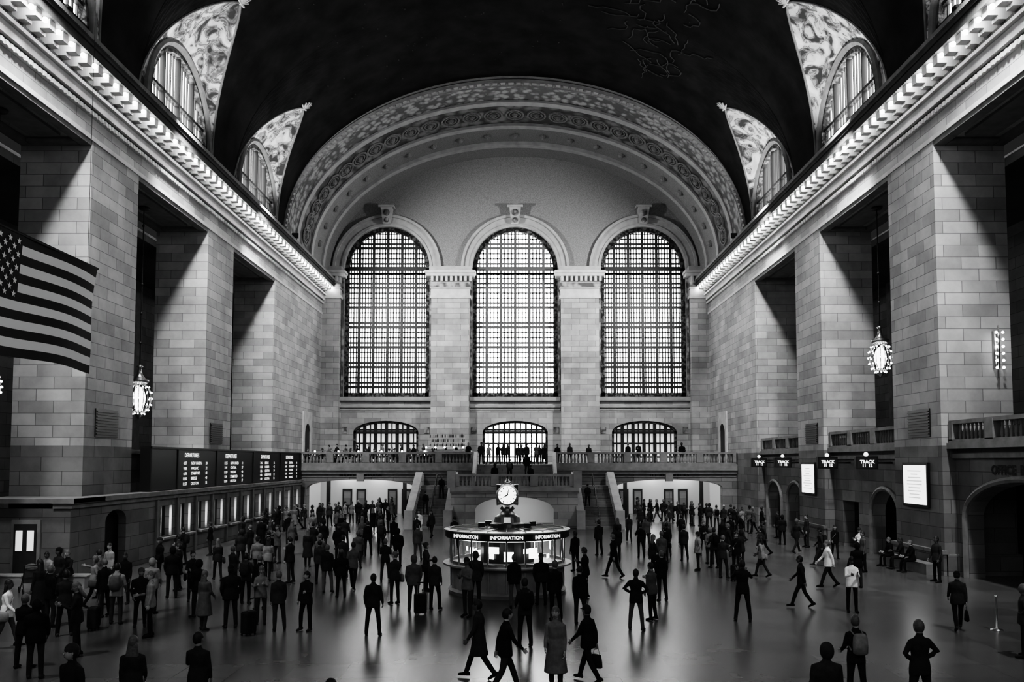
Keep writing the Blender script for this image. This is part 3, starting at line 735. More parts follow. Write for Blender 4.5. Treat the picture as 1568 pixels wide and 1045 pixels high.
# ------------------------------------------------------------------ human figures
def capsule_d(P, a, b, ra, rb):
    a, b = np.array(a), np.array(b); ab = b-a; t = np.clip(((P-a) @ ab)/max(1e-9, ab @ ab), 0, 1)
    return np.linalg.norm(P-(a+t[:, None]*ab), axis=1)-(ra+(rb-ra)*t)
def figure(name, legs, arms, lean=0, female=False, coat=0, hair='short', pack=False, hat=None, bag=None, yaw=0, hpitch=0, bulk=1.0, sit=False):
    rd = math.radians
    body = MB(); caps = []
    piv = Vector((0, 0, .95)); Rl = Matrix.Rotation(-rd(lean), 3, 'X')
    def Lp(p):
        p = Vector(p); k = min(1, max(0, (p.z-.9)/.2)); q = piv+Rl @ (p-piv); return p.lerp(q, k)
    sh = .92 if female else 1.0
    T = [(.84,.10,.085),(.90,.158,.118),(.97,.17,.125),(1.06,.152,.112),(1.16,.155,.115),(1.28,.178,.13),(1.37,.182,.122),(1.42,.150,.104),(1.46,.098,.082),(1.50,.064,.066),(1.60,.056,.06)]
    if female: T = [(z, rx*(.92 if z > 1.1 else (1.02 if z < 1 else .9)), ry*.95) for z, rx, ry in T]
    T = [(z, rx*(bulk if z < 1.48 else 1), ry*(bulk*1.03 if z < 1.48 else 1)) for z, rx, ry in T]
    SG = 16
    body.rings([[Lp((rx*math.cos(t), ry*math.sin(t)-(.01 if z > 1.2 else 0), z)) for t in [2*math.pi*j/SG for j in range(SG)]] for z, rx, ry in T])
    pl = [Lp((0, 0, z)) for z, _, _ in T]
    for i in range(len(T)-1): caps.append((pl[i], pl[i+1], (T[i][1]+T[i][2])/2, (T[i+1][1]+T[i+1][2])/2, 2 if T[i][0] >= 1.5 else 0))
    # jacket hem
    hem = .80 if not coat else coat
    J = [(1.1, .165, .125), (.98, .188, .142), (.90, .196, .15), (hem if not sit else .88, .198+(.06 if coat else 0), .152+(.06 if coat else 0))]
    J = [(z, rx*bulk*(.95 if female else 1), ry*bulk) for z, rx, ry in J]
    if coat: J.insert(3, ((.9+hem)/2, .215*bulk, .175*bulk))
    body.rings([[Lp((rx*math.cos(t), ry*math.sin(t), z)) for t in [2*math.pi*j/SG for j in range(SG)]] for z, rx, ry in J])
    for i in range(len(J)-1): caps.append(((0, 0, J[i][0]), (0, 0, J[i+1][0]), (J[i][1]+J[i][2])/2, (J[i+1][1]+J[i+1][2])/2, 0))
    feet = []; nleg0 = len(caps)
    for s, (th, kn, ab) in zip((-1, 1), legs):
        H = Vector((s*.095, 0, .92)); a = rd(th); b = rd(ab)
        d1 = Vector((s*math.sin(b), math.sin(a)*math.cos(b), -math.cos(a)*math.cos(b))); K = H+d1*.43
        a2 = rd(th-kn); d2 = Vector((s*math.sin(b)*.6, math.sin(a2), -math.cos(a2))); d2.normalize(); A = K+d2*.41
        tr = .92 if female else 1.0
        rr = [.092*tr, .085*tr, .066*tr, .066*tr, .056*tr, .056*tr]
        pts = [H, H.lerp(K, .4), K-d1*.03, K.lerp(A, .3), K.lerp(A, .85), A+d2*.02]
        body.tube(pts, rr, 12)
        for i in range(5): caps.append((pts[i], pts[i+1], rr[i], rr[i+1], 1))
        fp_ = rd(min(0, (th-kn))*.75) if not sit else 0
        Rf = Matrix.Rotation(fp_, 3, 'X')
        feet.append((s, A, Rf, d2))
    hands = []; narm0 = len(caps)
    for s, (fw, ab, el, inw) in zip((-1, 1), arms):
        S = Lp((s*.172*sh*bulk, -.005, 1.385)); f = rd(fw); b = rd(ab)
        d1 = Vector((s*math.sin(b), math.sin(f)*math.cos(b), -math.cos(f)*math.cos(b))); E = S+d1*.27
        f2 = rd(fw+el); i_ = rd(inw)
        d2 = Vector((-s*math.sin(i_)+s*math.sin(b)*.3, math.sin(f2)*math.cos(i_), -math.cos(f2)*math.cos(i_))).normalized(); W = E+d2*.25
        k = bulk*sh
        pts = [Lp((s*.09, -.005, 1.41)), S, S.lerp(E, .5), E, E.lerp(W, .35), W]; rr = [.055*k, .062*k, .054*k, .047*k, .046*k, .035*k]
        body.tube(pts, rr, 10)
        for i in range(5): caps.append((pts[i], pts[i+1], rr[i], rr[i+1], 0))
        hands.append((s, W, d2, fw+el))
    tmp = bpy.data.objects.new('tmp', body.mesh('tmp', [])); COL.objects.link(tmp)
    md = tmp.modifiers.new('r', 'REMESH'); md.mode = 'VOXEL'; md.voxel_size = .019
    sm = tmp.modifiers.new('s', 'SMOOTH'); sm.iterations = 3; sm.factor = .5
    dg = bpy.context.evaluated_depsgraph_get(); me = bpy.data.meshes.new_from_object(tmp.evaluated_get(dg))
    V = [v.co.copy() for v in me.vertices]; F = [tuple(p.vertices) for p in me.polygons]
    bpy.data.objects.remove(tmp); bpy.data.meshes.remove(me)
    fin = MB()
    if F:
        cen = np.array([[sum(V[i][k] for i in f)/len(f) for k in range(3)] for f in F])
        D = np.stack([capsule_d(cen, a, b, ra, rb) for a, b, ra, rb, _ in caps])
        idx = D.argmin(0); lab = [caps[i][4] for i in idx]
        dleg = D[nleg0:narm0].min(0); darm = D[narm0:].min(0)
        for q in range(len(lab)):
            if not sit and lab[q] == 0 and cen[q][2] < hem-.012 and darm[q] > dleg[q]: lab[q] = 1
            if not sit and lab[q] == 1 and cen[q][2] > hem+.01: lab[q] = 0
        fin.v = [tuple(v) for v in V]; fin.f = F; fin.m = lab
    # head
    nk = Lp((0, 0, 1.60)); Hc = Vector((nk.x, nk.y+.012, nk.z+.05))
    MX = Matrix.Translation(Hc) @ Matrix.Rotation(rd(yaw), 4, 'Z') @ Matrix.Rotation(-rd(lean*.5+hpitch), 4, 'X') @ Matrix.Scale(1.06, 4)
    def hf(p):
        k = max(0, -p.z/.12); p = Vector((p.x*(1-.3*k*k), p.y*(1-.12*k)+.012*k, p.z)); 
        if p.y > .05 and abs(p.z-.02) < .03 and abs(p.x) < .05: p.y -= .006
        return p
    fin.sphere((0,0,0), (.076, .096, .118), 18, 14, 2, hf, MX)
    t4 = lambda p: MX @ Vector(p)
    fin.tube([t4((0,.088,.018)), t4((0,.104,-.012)), t4((0,.102,-.026))], [.008, .013, .010], 6, 2)
    for s in (-1, 1):
        fin.sphere((s*.030, .083, .012), (.013, .008, .007), 8, 5, 2, None, MX); fin.sphere((s*.030, .090, .012), (.006, .004, .006), 6, 4, 3, None, MX)
        fin.tube([t4((s*.016,.092,.032)), t4((s*.044,.080,.030))], .004, 5, 3)
        fin.sphere((s*.076, -.004, 0), (.010, .018, .030), 8, 6, 2, None, MX)
    fin.tube([t4((-.022,.088,-.056)), t4((0,.094,-.054)), t4((.022,.088,-.056))], .005, 5, 3)
    hk = lambda p: (p.y > .045 and p.z < .05) or p.z < (-.075 if hair == 'short' else -.1) or (p.y > 0 and p.z < -.0)
    if hair != 'bald': fin.sphere((0, -.012, .012), (.085, .104, .122), 18, 14, 3, None, MX, hk)
    if hair == 'long':
        rs = []
        for z, rx, ry, yy in ((.02,.08,.07,-.04),(-.06,.088,.062,-.05),(-.14,.1,.058,-.055),(-.22,.11,.055,-.07),(-.29,.09,.04,-.08),(-.32,.04,.02,-.085)):
            rs.append([t4((rx*math.cos(t), yy+ry*math.sin(t)*.9, z)) for t in [2*math.pi*j/14 for j in range(14)]])
        fin.rings(rs, 3)
    if hair == 'bun': fin.sphere((0, -.11, .06), .045, 10, 8, 3, None, MX)
    if hat == 'cap':
        fin.sphere((0, -.008, .03), (.09, .107, .105), 16, 10, 5, None, MX, lambda p: p.z < .03)
        fin.rings([[t4((.075*math.cos(t), .07+k*.085*max(0,math.sin(t))+.0, .045-.012*k)) for t in [2*math.pi*j/14 for j in range(14)]] for k in (0, 1)], 5)
    if hat == 'beanie': fin.sphere((0, -.01, .035), (.091, .11, .115), 16, 10, 5, None, MX, lambda p: p.z < .02)
    if hat == 'hood': fin.sphere((0, -.03, .0), (.105, .115, .14), 16, 10, 0, None, MX, lambda p: p.y > .045)
    # hands
    for s, W, d, ang in hands:
        fwd = Vector((0, 1, .25)) if ang < 60 else Vector((0, .3, 1)); w = (fwd-d*fwd.dot(d)).normalized(); n = d.cross(w)*s
        if n.x*s > 0 and ang < 60: n = -n
        fin.rings([[W+d*t+w*(wd*math.cos(q))+n*(tk*math.sin(q)) for q in [2*math.pi*j/10 for j in range(10)]] for t, wd, tk in ((-.02,.026,.022),(.01,.028,.018),(.05,.042,.016),(.09,.042,.014),(.1,.036,.010))], 2)
        for o_, ln in ((.032,.072),(.011,.082),(-.011,.076),(-.031,.060)):
            b0 = W+d*.088+w*o_; p1 = b0+(d*.9+n*.25).normalized()*ln*.45; p2 = p1+(d*.7+n*.7).normalized()*ln*.32; p3 = p2+(d*.35+n).normalized()*ln*.25
            fin.tube([b0, p1, p2, p3], [.009,.0085,.008,.007], 6, 2)
        b0 = W+d*.028+w*.03; p1 = b0+(d*.6+w*.75+n*.2).normalized()*.038; p2 = p1+(d*.9+w*.2+n*.4).normalized()*.032
        fin.tube([b0, p1, p2], [.012,.0105,.008], 6, 2)
    # shoes
    lo = 9
    for s, A, Rf, d2 in feet:
        rs = []
        for y, z, rx, rz in ((-.085,-.055,.025,.03),(-.07,-.045,.038,.045),(-.02,-.035,.042,.055),(.05,-.045,.043,.045),(.12,-.055,.047,.035),(.17,-.06,.042,.028),(.195,-.065,.02,.018)):
            rg = []
            for q in [2*math.pi*j/12 for j in range(12)]:
                zz = max(z+rz*math.sin(q), -.09); p = A+Rf @ Vector((rx*math.cos(q)+s*.15*(y)*.5, y, zz)); rg.append(p); lo = min(lo, p.z)
            rs.append(rg)
        fin.rings(rs, 4)
    if pack:
        rs = []
        for z, rx, ry in ((1.0,.10,.05),(1.03,.145,.085),(1.2,.15,.10),(1.36,.14,.085),(1.43,.10,.05)):
            rs.append([Lp((rx*math.copysign(abs(math.cos(t))**.6, math.cos(t)), -.125*bulk-.075+ry*math.copysign(abs(math.sin(t))**.6, math.sin(t)), z)) for t in [2*math.pi*j/16 for j in range(16)]])
        fin.rings(rs, 5)
        for s in (-1, 1): fin.tube([Lp((s*.1,-.14,1.40)), Lp((s*.11,.0,1.465)), Lp((s*.12,.13*bulk,1.34)), Lp((s*.14,.11*bulk,1.2)), Lp((s*.15,-.1,1.08))], .017, 6, 5)
    if bag == 'tote':
        s, W, d, _ = hands[1]; p = W+Vector((0, 0, -.1))
        fin.tube([p+Vector((0,-.09,-.16)), p+Vector((0,-.05,.0)), p+Vector((0,.05,.0)), p+Vector((0,.09,-.16))], .006, 5, 5)
        fin.rings([[p+Vector((rx*math.cos(t), ry*math.sin(t), z)) for t in [2*math.pi*j/12 for j in range(12)]] for z, rx, ry in ((-.16,.03,.13),(-.3,.06,.16),(-.44,.07,.17),(-.47,.04,.13))], 5)
    if bag == 'shoulder':
        fin.tube([Lp((-.11,-.02,1.45)), Lp((0,.135,1.3)), Lp((.17,.1,1.05)), (.22,0,.9)], .013, 5, 5)
        fin.rings([[Vector((.25+rx*math.cos(t), -.02+ry*math.sin(t), z)) for t in [2*math.pi*j/12 for j in range(12)]] for z, rx, ry in ((.98,.02,.13),(.93,.05,.17),(.78,.06,.18),(.72,.03,.14))], 5)
    fin.v = [(v[0], v[1], v[2]-lo) for v in fin.v]
    return fin.mesh(name, [None]*6, True)

St = [(3,3,3), (-2,3,4)]; Ap = [(3,1,9), (-2,2,9)]; Wk = [(26,8,0), (-14,22,0)]; Wk2 = [(-16,20,0), (24,6,0)]
Rx = [(-2,1,1), (8,14,8)]; Dn = (2,7,12,0); phone = (28,8,88,22)
V = {}
def reg(key, name, **k): V[key] = (name, figure(name, **k), k.get('sit', False))
reg('stand', 'man_standing', legs=Rx, arms=[Dn, (6,8,20,4)], yaw=18, lean=1)
reg('apart', 'man_standing_legs_apart', legs=Ap, arms=[(0,14,22,5), (8,12,18,0)], bulk=1.06)
reg('phone', 'person_looking_at_phone', legs=Rx, arms=[Dn, phone], hpitch=25, lean=3)
reg('phone2', 'woman_looking_at_phone', legs=[(4,6,2),(-3,3,2)], arms=[phone, (25,8,85,30)], hpitch=22, female=True, hair='long', lean=2)
reg('walk', 'man_walking', legs=Wk, arms=[(-22,6,12,0), (24,6,22,0)], lean=4)
reg('walk2', 'man_walking', legs=Wk2, arms=[(22,6,25,0), (-18,6,15,0)], lean=3, bulk=1.08, hat='cap', bag='tote')
reg('wwalk', 'woman_walking', legs=[(20,6,0),(-12,18,0)], arms=[(-15,6,15,0), (18,6,30,0)], female=True, hair='long', bag='shoulder', lean=3)
reg('coat', 'woman_in_long_coat', legs=[(5,4,1),(-5,4,1)], arms=[Dn, (10,8,40,10)], female=True, coat=.42, hair='long', bulk=1.05)
reg('mcoat', 'man_in_long_coat', legs=Wk2, arms=[(16,6,18,0), (-14,6,12,0)], coat=.55, bulk=1.04, lean=3)
reg('pack', 'person_with_backpack', legs=[(3,3,4),(-4,4,4)], arms=[(12,12,50,15), (8,12,40,10)], pack=True, yaw=-15)
reg('packw', 'person_with_backpack_walking', legs=Wk, arms=[(-16,6,20,0), (16,6,25,0)], pack=True, hat='beanie', lean=4)
reg('photo', 'person_taking_photo', legs=Ap, arms=[(58,22,92,38), (58,22,92,38)], bulk=1.03)
reg('akimbo', 'man_with_hands_on_hips', legs=Ap, arms=[(-12,42,48,62), (-12,42,48,62)], bulk=1.05)
reg('puffy', 'person_in_puffer_jacket', legs=St, arms=[(-6,14,35,20), (-6,14,35,20)], bulk=1.2, hat='beanie', yaw=-20)
reg('hood', 'person_in_hooded_jacket', legs=[(6,8,3),(-2,2,3)], arms=[(0,12,30,14), (10,10,30,10)], bulk=1.12, hat='hood', yaw=12)
reg('wstand', 'woman_standing', legs=[(4,6,2),(-2,2,2)], arms=[Dn, (15,12,75,30)], female=True, hair='bun', bag='shoulder', yaw=25)
reg('talk', 'man_gesturing', legs=Rx, arms=[(30,14,70,10), (6,8,20,4)], yaw=-25)
reg('fold', 'man_with_folded_arms', legs=[(2,2,6),(4,6,6)], arms=[(22,10,72,62), (22,10,78,62)], yaw=15)
reg('seat', 'person_seated', legs=[(84,84,7),(82,80,9)], arms=[(30,8,45,15), (25,8,50,20)], lean=8, sit=True)
reg('wseat', 'woman_seated', legs=[(84,84,4),(82,80,5)], arms=[(35,8,60,25), (30,8,60,20)], lean=6, sit=True, female=True, hair='long')

DK = [mat('dark_clothing_%d' % i, c, .85, noise=.25, nscale=9, spec=.2) for i, c in enumerate((.006, .01, .016, .024, .035))]
MD = [mat('gray_clothing_%d' % i, c, .85, noise=.2, nscale=9) for i, c in enumerate((.08, .14, .22))]
LT = [mat('light_clothing_%d' % i, c, .85, noise=.12, nscale=9) for i, c in enumerate((.55, .78))]
SK = [mat('skin_%d' % i, c, .55) for i, c in enumerate((.35, .24, .12))]
HR = [mat('hair_%d' % i, c, .6, noise=.3, nscale=30) for i, c in enumerate((.008, .02, .1))]
random.seed(11)
def person(x, y, key, rot=0, tone='d', z=FZ, hs=None):
    nm, me, sit = V[key]
    o = bpy.data.objects.new(nm, me); COL.objects.link(o)
    o.location = (x, y, z); o.rotation_euler = (0, 0, math.radians(rot))
    s = hs or (.94+.09*R()); o.scale = (s, s, s)
    if tone == 'd' and y > 21 and R() < .12: tone = 'm'
    top = {'d': random.choice(DK), 'm': random.choice(MD), 'l': random.choice(LT)}[tone]
    bot = random.choice(DK+DK+MD[:1])
    for i, m in enumerate((top, bot, random.choice(SK), random.choice(HR), random.choice(DK), random.choice(DK+MD))):
        o.material_slots[i].link = 'OBJECT'; o.material_slots[i].material = m
    return o
PP = [
 (-.65,18.7,'mcoat',85,'d'),(-.05,17.4,'walk',-70,'d'),(1.0,17.5,'coat',165,'m'),(1.75,18.4,'walk2',50,'d'),(.4,21.9,'pack',15,'d'),
 (1.35,25.5,'stand',10,'d'),(2.05,24.9,'phone',-20,'d'),(-1.35,26,'phone2',150,'m'),(-3.8,23.3,'apart',0,'d'),(-3.95,28.4,'wstand',40,'d'),
 (-3.15,27.1,'hood',10,'d'),(-2.5,27.3,'stand',-15,'d'),(-5.8,23.9,'talk',160,'d'),(-6.6,23.9,'stand',20,'d'),(-7.4,24.9,'phone2',190,'m'),
 (-8.1,24.3,'puffy',30,'d'),(-8.75,24.0,'coat',-20,'d'),(-9.7,26,'hood',60,'d'),(-12.5,31.4,'stand',90,'d'),(-10.8,24.5,'puffy',200,'d'),(-11.7,24.9,'pack',10,'m'),
 (-12.6,26,'phone',60,'d'),(-13.8,27.7,'wwalk',-60,'d'),(-13.1,28.4,'stand',180,'d'),(-11.4,26.6,'hood',0,'m'),(-10.7,20.8,'phone2',120,'d'),
 (-10.5,18.7,'hood',20,'d'),(-11.3,19.6,'fold',0,'d'),(-7.1,13.8,'puffy',150,'d'),(-6.6,14.9,'coat',10,'d'),(-5.6,15.3,'talk',0,'d'),(-13,21.7,'wwalk',-80,'l'),
 (3.6,24,'akimbo',-20,'d'),(4.3,25.5,'phone',40,'m'),(5.2,29,'stand',10,'d'),(7.0,25.3,'photo',-10,'d'),(9.6,27.7,'walk',70,'d'),(12.1,32,'walk',90,'l'),
 (10.9,26.8,'phone2',170,'l'),(13.2,32,'hood',0,'d'),(12.8,24,'walk2',-20,'d'),(7.0,16.9,'pack',5,'d'),(7.75,15.8,'akimbo',15,'d'),(5.3,13.9,'hood',0,'d'),
 (12.7,20.7,'akimbo',60,'d'),(-2.45,12.0,'stand',20,'d'),(12.9,43,'walk',80,'d'),
 (8.3,40.6,'stand',0,'d'),(9.1,37.8,'pack',20,'d'),(9.5,35.5,'wstand',160,'d'),(10.1,37,'hood',40,'d'),(10.6,41,'walk',80,'d'),(8.7,34.6,'phone',-40,'d'),
 (7.8,42.5,'apart',0,'d'),(11.1,44.3,'coat',0,'d'),(9.8,43,'fold',180,'d'),(10.4,34.9,'wwalk',60,'m'),(8.2,37,'puffy',90,'m'),(9.3,39.4,'hood',10,'m'),
 (5.8,34.6,'wwalk',-70,'d'),(6.5,36.5,'stand',0,'d'),(4.2,34.6,'walk',50,'d'),(5,40.3,'hood',0,'d'),(4.4,43,'stand',20,'d'),(6.9,50,'walk',0,'d'),(5.6,45,'coat',10,'d'),
 (-10.7,36.6,'stand',30,'d'),(-11.2,39.7,'photo',150,'m'),(-11.4,43,'wwalk',0,'m'),(-9.4,38.3,'coat',0,'d'),(-8.2,35.6,'pack',10,'m'),(-6.8,30.8,'stand',0,'d'),
 (-6.05,29.7,'puffy',20,'d'),(-6,31.6,'walk',0,'d'),(-7,37.8,'hood',0,'d'),(-7.5,43,'stand',0,'d'),(-6.9,43.6,'pack',0,'d'),(-6.6,46,'walk',20,'d'),(-9.3,46,'apart',0,'d'),
 (-11.4,53.8,'walk',0,'d'),(-9.5,56,'coat',0,'d'),(-10.5,58,'stand',0,'d'),(-8.4,52,'walk',0,'d'),(-6,52.6,'coat',180,'l'),(-5.2,52.6,'wwalk',160,'d'),
 (-8.8,33.2,'phone',60,'d'),(-9.9,33.9,'wwalk',10,'d'),(-7.6,33.0,'stand',0,'d'),(-12.2,37.5,'hood',40,'d'),(-12.9,41,'stand',60,'d'),(-9.9,41.3,'fold',0,'d'),(-8.4,40.3,'puffy',0,'d'),
 (-3.2,31.2,'wstand',-90,'d'),(2.75,36.8,'stand',30,'d'),(-1.2,28.0,'hood',0,'d'),(.1,27.6,'stand',0,'d'),(1.0,28.1,'puffy',10,'d'),(2.6,29.5,'phone',60,'d'),
 (-15.6,43,'stand',90,'d'),(-15.1,46.5,'hood',90,'d'),(-15.4,39,'pack',80,'d'),(-15.0,50,'wstand',90,'d'),(-15.4,54,'coat',90,'d'),(-14.2,35.6,'phone',70,'d'),(-15.9,58,'stand',80,'d'),
 (-13.6,45,'walk',0,'d'),(-13.2,49,'stand',0,'d'),(-12.3,51,'hood',0,'d'),(-14.0,33.2,'puffy',120,'d'),(-15.2,31.6,'stand',160,'d'),
 (16.5,47,'stand',90,'d'),(16.2,39,'phone2',120,'l'),(15.9,41.3,'wwalk',170,'d'),(15.3,36.5,'stand',90,'d'),(17,33.5,'apart',100,'d'),(14.9,44,'walk',-60,'d'),(15.6,48.5,'hood',0,'d'),
 (14.2,38.5,'packw',70,'d'),(13.6,50,'walk',90,'d'),(12.2,47,'stand',0,'d'),(16.6,52.5,'stand',90,'d'),(14.5,54,'wwalk',60,'d'),
 # fuller groups on the left and centre-right
 (-12.0,29.6,'hood',30,'d'),(-11.0,28.9,'wstand',200,'d'),(-9.0,28.4,'pack',0,'d'),(-8.2,27.3,'stand',40,'d'),(-10.2,30.6,'fold',-30,'d'),(-14.6,29.6,'talk',90,'d'),(-15.8,29.2,'puffy',150,'d'),
 (-12.3,23.2,'fold',30,'d'),(-13.4,24.4,'stand',-40,'d'),(-9.9,23.1,'wstand',120,'m'),(-14.4,25.6,'coat',70,'d'),(-11.9,33.8,'wwalk',30,'d'),(-10.6,34.8,'puffy',0,'d'),(-5.3,38.5,'hood',0,'d'),
 (-4.7,41.0,'stand',0,'m'),(-8.9,48.9,'stand',0,'d'),(-7.9,49.4,'pack',0,'d'),(-10.3,49.8,'coat',0,'d'),(-5.7,49.0,'walk',0,'d'),(-3.3,46.5,'stand',0,'d'),(-10.0,44.0,'hood',0,'d'),(-8.2,45.2,'wwalk',0,'m'),
 (-7.0,34.5,'talk',30,'d'),(-5.1,33.6,'fold',0,'d'),(7.2,39.6,'wstand',20,'d'),(11.6,39.2,'stand',50,'d'),(7.4,46.6,'stand',0,'d'),(8.7,47.6,'hood',0,'m'),(9.9,49.3,'pack',0,'d'),(6.4,42.0,'talk',0,'d'),
]
for p in PP: person(*p)
random.seed(31)
keys = ['stand','hood','walk','coat','pack','wwalk','puffy','walk2','phone','talk','fold']
for s in (-1, 1):
    for k in range(30):
        x = s*(8.6+8.0*((k*.618) % 1)); y = 55+19*((k*.377+.1) % 1)
        if (67.7 < y < 69.9 and abs(x) > 16.4) or (71.3 < y < 73 and (abs(abs(x)-9.55) < .5 or abs(abs(x)-16.15) < .5)): continue
        person(x, y, random.choice(keys), random.choice((0, 0, 180, 90, -90)), 'd' if R() < .85 else 'm')
for x, y in ((-2.8,69.4),(-2.2,70.2),(-1.4,69.6),(-.6,70.4),(.3,69.7),(1.0,70.6),(1.8,69.8),(2.5,70.3),(3.6,70.2),(-3.9,69.6),(-1.0,71.4),(.6,71.6),(2.1,71.3),(4.6,69.5),(6.2,69.6),(9.5,69.7),(10.4,69.9),(14.0,69.6)):
    person(x, y, random.choice(keys), 180*(R() < .5), 'd', BZ)
for x, y, z in ((-6.6,61.65,FZ+.906),(-5.6,63.8,FZ+1.99),(5.5,62.7,FZ+1.45),(-1.5,62.6,LZ),(1.2,62.8,LZ),(-.4,66.3,LZ+.378),(1.0,66.9,LZ+.756)): person(x, y, random.choice(['stand','hood','pack']), 0, 'd', z)
# balcony restaurant
def cafe_table(x, y):
    mb = MB(); mb.lathe([(.3,0),(.28,.03),(.04,.06),(.035,.7),(.3,.71),(.42,.72),(.42,.75)], (0,0,0), 16, 0)
    mb.lathe([(.05,.75),(.015,.78),(.012,1.0),(.09,1.02),(.06,1.16)], (0,0,0), 10, 1)
    mb.obj('cafe_table', [M['black'], M['lamp']], False, (x, y, BZ))
def chair(x, y, rot):
    mb = MB(); mb.box(-.21,.21,-.21,.21,.42,.46,0)
    for a in (-.18,.18):
        mb.tube([(a,.18,0),(a,.18,.43)], .018, 6, 0); mb.tube([(a,-.18,0),(a,-.18,.45),(a,-.24,.88)], .018, 6, 0)
    for z in (.62,.74,.86): mb.tube([(-.18,-.2-.04*(z-.45),z),(.18,-.2-.04*(z-.45),z)], .016, 6, 0)
    mb.obj('cafe_chair', [M['black']], False, (x, y, BZ), math.radians(rot))
for k in range(6):
    x = -17+k*1.85; y = 70.6+.7*(k % 2)
    cafe_table(x, y)
    for sx, rt in ((-.72, -90), (.72, 90)):
        chair(x+sx, y, rt); person(x+sx, y, random.choice(['seat','wseat']), rt, random.choice('ddm'), BZ, .96)
for k in range(13): person(-16.8+k*.95+.2*R(), 73.2+1.6*R(), random.choice(keys), 180*R(), random.choice('ddm'), BZ)
mb = MB()
mb.box(-8.2,-3.9,71.8,72.5,BZ,BZ+1.1,0); mb.box(-8.35,-3.75,71.7,72.6,BZ+1.1,BZ+1.18,1)
mb.box(-7.8,-4.3,73.4,73.8,BZ,BZ+1.3,0)
for z in (1.5,1.9,2.3): mb.box(-7.8+.25*(z-1.5),-4.3-.25*(z-1.5),73.4,73.8,BZ+z,BZ+z+.05,1)
for k in range(26):
    for z in (1.55,1.95,2.35):
        if R() < .8: mb.lathe([(.045,0),(.045,.2),(.015,.26),(.015,.33)], (-7.5+k*.12, 73.5, BZ+z), 6, 2 if R() < .4 else 0)
for k in range(5): mb.sphere((-7.7+k*.8, 72.1, BZ+1.45), .08, 8, 6, 3)
for k in range(5): mb.tube([(-7.7+k*.8, 72.1, BZ+1.18), (-7.7+k*.8, 72.1, BZ+1.38)], .02, 5, 1)
mb.obj('balcony_bar', [M['black'], M['brass'], mat('bottle_glass', .3, .1), M['lamp']])

# ------------------------------------------------------------------ props
def suitcase(x, y, rot):
    mb = MB(); rs = []
    for z, k in ((.06,.86),(.09,1),(.62,1),(.66,.86)):
        rs.append([(k*.2*math.copysign(abs(math.cos(t))**.35, math.cos(t)), k*.13*math.copysign(abs(math.sin(t))**.35, math.sin(t)), z) for t in [2*math.pi*(j+.5)/20 for j in range(20)]])
    mb.rings(rs, 0)
    for k in range(-3, 4): mb.box(k*.05-.008, k*.05+.008, -.137, .137, .12, .6, 0)
    for a in (-.09, .09): mb.tube([(a,-.1,.62),(a,-.12,1.02)], .01, 6, 1)
    mb.tube([(-.1,-.12,1.02),(.1,-.12,1.02)], .018, 6, 0)
    for a in (-.15,.15):
        for b in (-.09,.09): mb.rings([[(a+o, b+.032*math.cos(t), .033+.032*math.sin(t)) for t in [2*math.pi*j/10 for j in range(10)]] for o in (-.012,.012)], 0)
    mb.obj('rolling_suitcase', [DK[2], M['brass']], False, (x, y, FZ), math.radians(rot))
for a in ((-2.85,26.4,10), (-7.25,23.3,60), (9.0,33.7,30), (-11.9,24.0,100), (15.0,40.8,0), (-7.8,42.4,0)): suitcase(*a)
mb = MB()   # stroller
for s in (-1, 1):
    mb.tube([(s*.25,-.4,1.05),(s*.25,-.25,.75),(s*.25,.35,.12)], .016, 6, 0); mb.tube([(s*.25,.1,.65),(s*.25,-.35,.12)], .016, 6, 0)
    for y in (.38,-.38):
        pts = [(s*.27, y+.1*math.cos(t), .125+.1*math.sin(t)) for t in [2*math.pi*j/14 for j in range(15)]]; mb.tube(pts, .022, 6, 0)
mb.tube([(-.25,-.4,1.05),(.25,-.4,1.05)], .02, 6, 0)
mb.rings([[(-.22,-.2+a,z),(.22,-.2+a,z),(.22,-.2+a+w,z),(-.22,-.2+a+w,z)] for z, a, w in ((.4,.05,.4),(.55,0,.5),(.62,-.05,.15),(.95,-.12,.08))], 1)
mb.sphere((0,-.12,.9), (.24,.26,.2), 14, 8, 1, None, None, lambda p: p.z < .9)
mb.obj('baby_stroller', [M['iron'], MD[0]], False, (-17.6, 30.6, FZ), math.radians(40))
mb = MB(); mb.lathe([(.17,0),(.17,.02),(.05,.05),(.025,.07),(.025,.9),(.04,.92),(.04,.98),(.0,1.0)], (0,0,0), 16, 0); mb.obj('stanchion_post', [M['brass']], True, (13.9, 24.0, FZ))
mb = MB(); mb.box(-20.6,-16.2,31.75,32.3,FZ,FZ+.45,0); mb.box(-20.7,-16.1,31.7,32.35,FZ+.45,FZ+.5,0); mb.obj('marble_bench', [M['marble']])
for x, y, r in ((-17.6,31.75,180), (-16.8,31.72,170)): person(x, y, 'seat', r, 'd', FZ+.02)
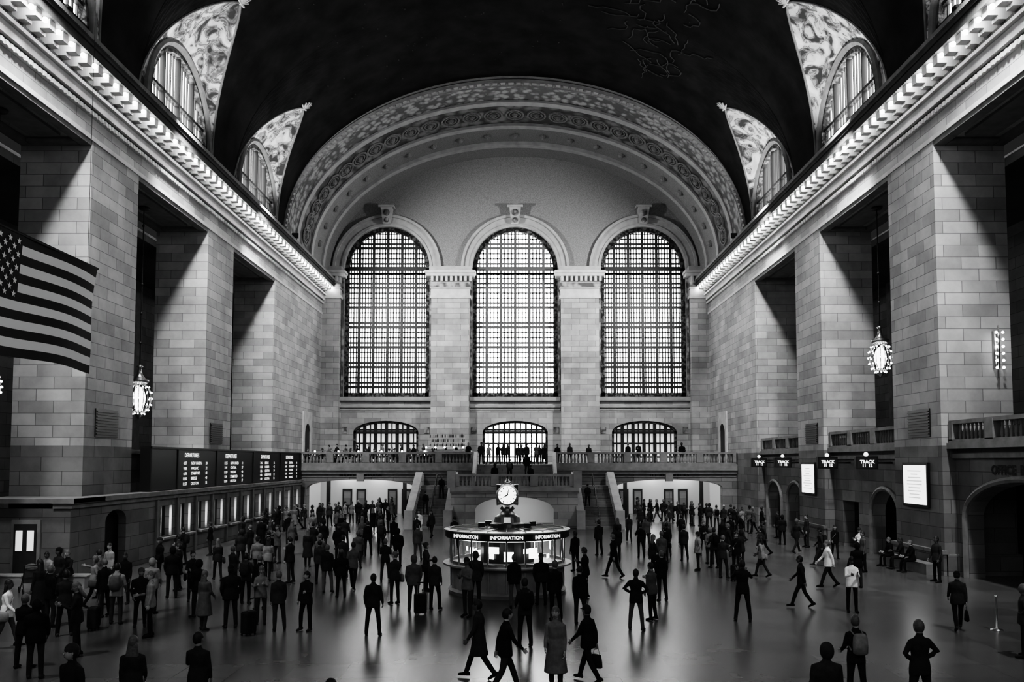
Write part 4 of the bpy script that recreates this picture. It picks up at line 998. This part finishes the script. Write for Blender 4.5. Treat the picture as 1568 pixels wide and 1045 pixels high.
for x, y, r in ((17.45,36.5,90), (17.45,37.5,80), (17.45,38.6,95)): person(x, y, random.choice(['seat','wseat']), r, 'd')

# ------------------------------------------------------------------ lights
def spot(name, loc, tgt, power, ang, blend=.3, size=.15):
    l = bpy.data.lights.new(name, 'SPOT'); l.energy = power; l.spot_size = math.radians(ang); l.spot_blend = blend; l.shadow_soft_size = size
    o = bpy.data.objects.new(name, l); COL.objects.link(o); o.location = loc
    o.rotation_euler = (Vector(tgt)-Vector(loc)).to_track_quat('-Z', 'Y').to_euler(); return o
fx = MB()
for s in (-1, 1):
    for a, b in PR[2:6]:
        yj = a
        L0 = (s*16.5, yj-7.5, 23.4)
        spot('cornice_floodlight', L0, (s*19.0, yj, 10), 7500, 80, .8, .7)
        fx.box(s*16.95, s*17.2, L0[1]-.25, L0[1]-.1, 22.5, 22.7, 0)
    for c in YC[1:]:
        spot('lunette_fill_light', (s*16.4, c, 22.9), (s*17.2, c, 28), 1000, 130, .6)  # uplight added to brighten the painted cell
        fx.box(s*16.9, s*17.3, c-.15, c+.15, 22.5, 22.62, 0)
    # fill lights added to brighten the east wall, housings added on the cornice
    spot('east_wall_fill_light', (s*16.7, 63.5, 23.2), (-s*2, YE, 16), 10000, 105, .9, .5)
    fx.box(s*16.75, s*17.25, 63.3, 63.45, 22.5, 22.9, 0)
fx.obj('floodlight_housings', [M['black']])
w = bpy.data.worlds.new('World'); SC.world = w; w.use_nodes = True
w.node_tree.nodes['Background'].inputs[0].default_value = g(.5); w.node_tree.nodes['Background'].inputs[1].default_value = .05
try:
    SC.view_settings.view_transform = 'Filmic'; SC.view_settings.look = 'Very High Contrast'; SC.view_settings.exposure = .4
except Exception as e: print('view', e)

# ------------------------------------------------------------------ camera
cd = bpy.data.cameras.new('camera'); cam = bpy.data.objects.new('camera', cd); COL.objects.link(cam)
cd.sensor_width = 36; cd.lens = 29.16; cd.shift_x = -.0051; cd.shift_y = .0714; cd.clip_end = 500
cam.location = (.2, 0, 5.2); cam.rotation_euler = (math.radians(93.3), 0, 0)
SC.camera = cam
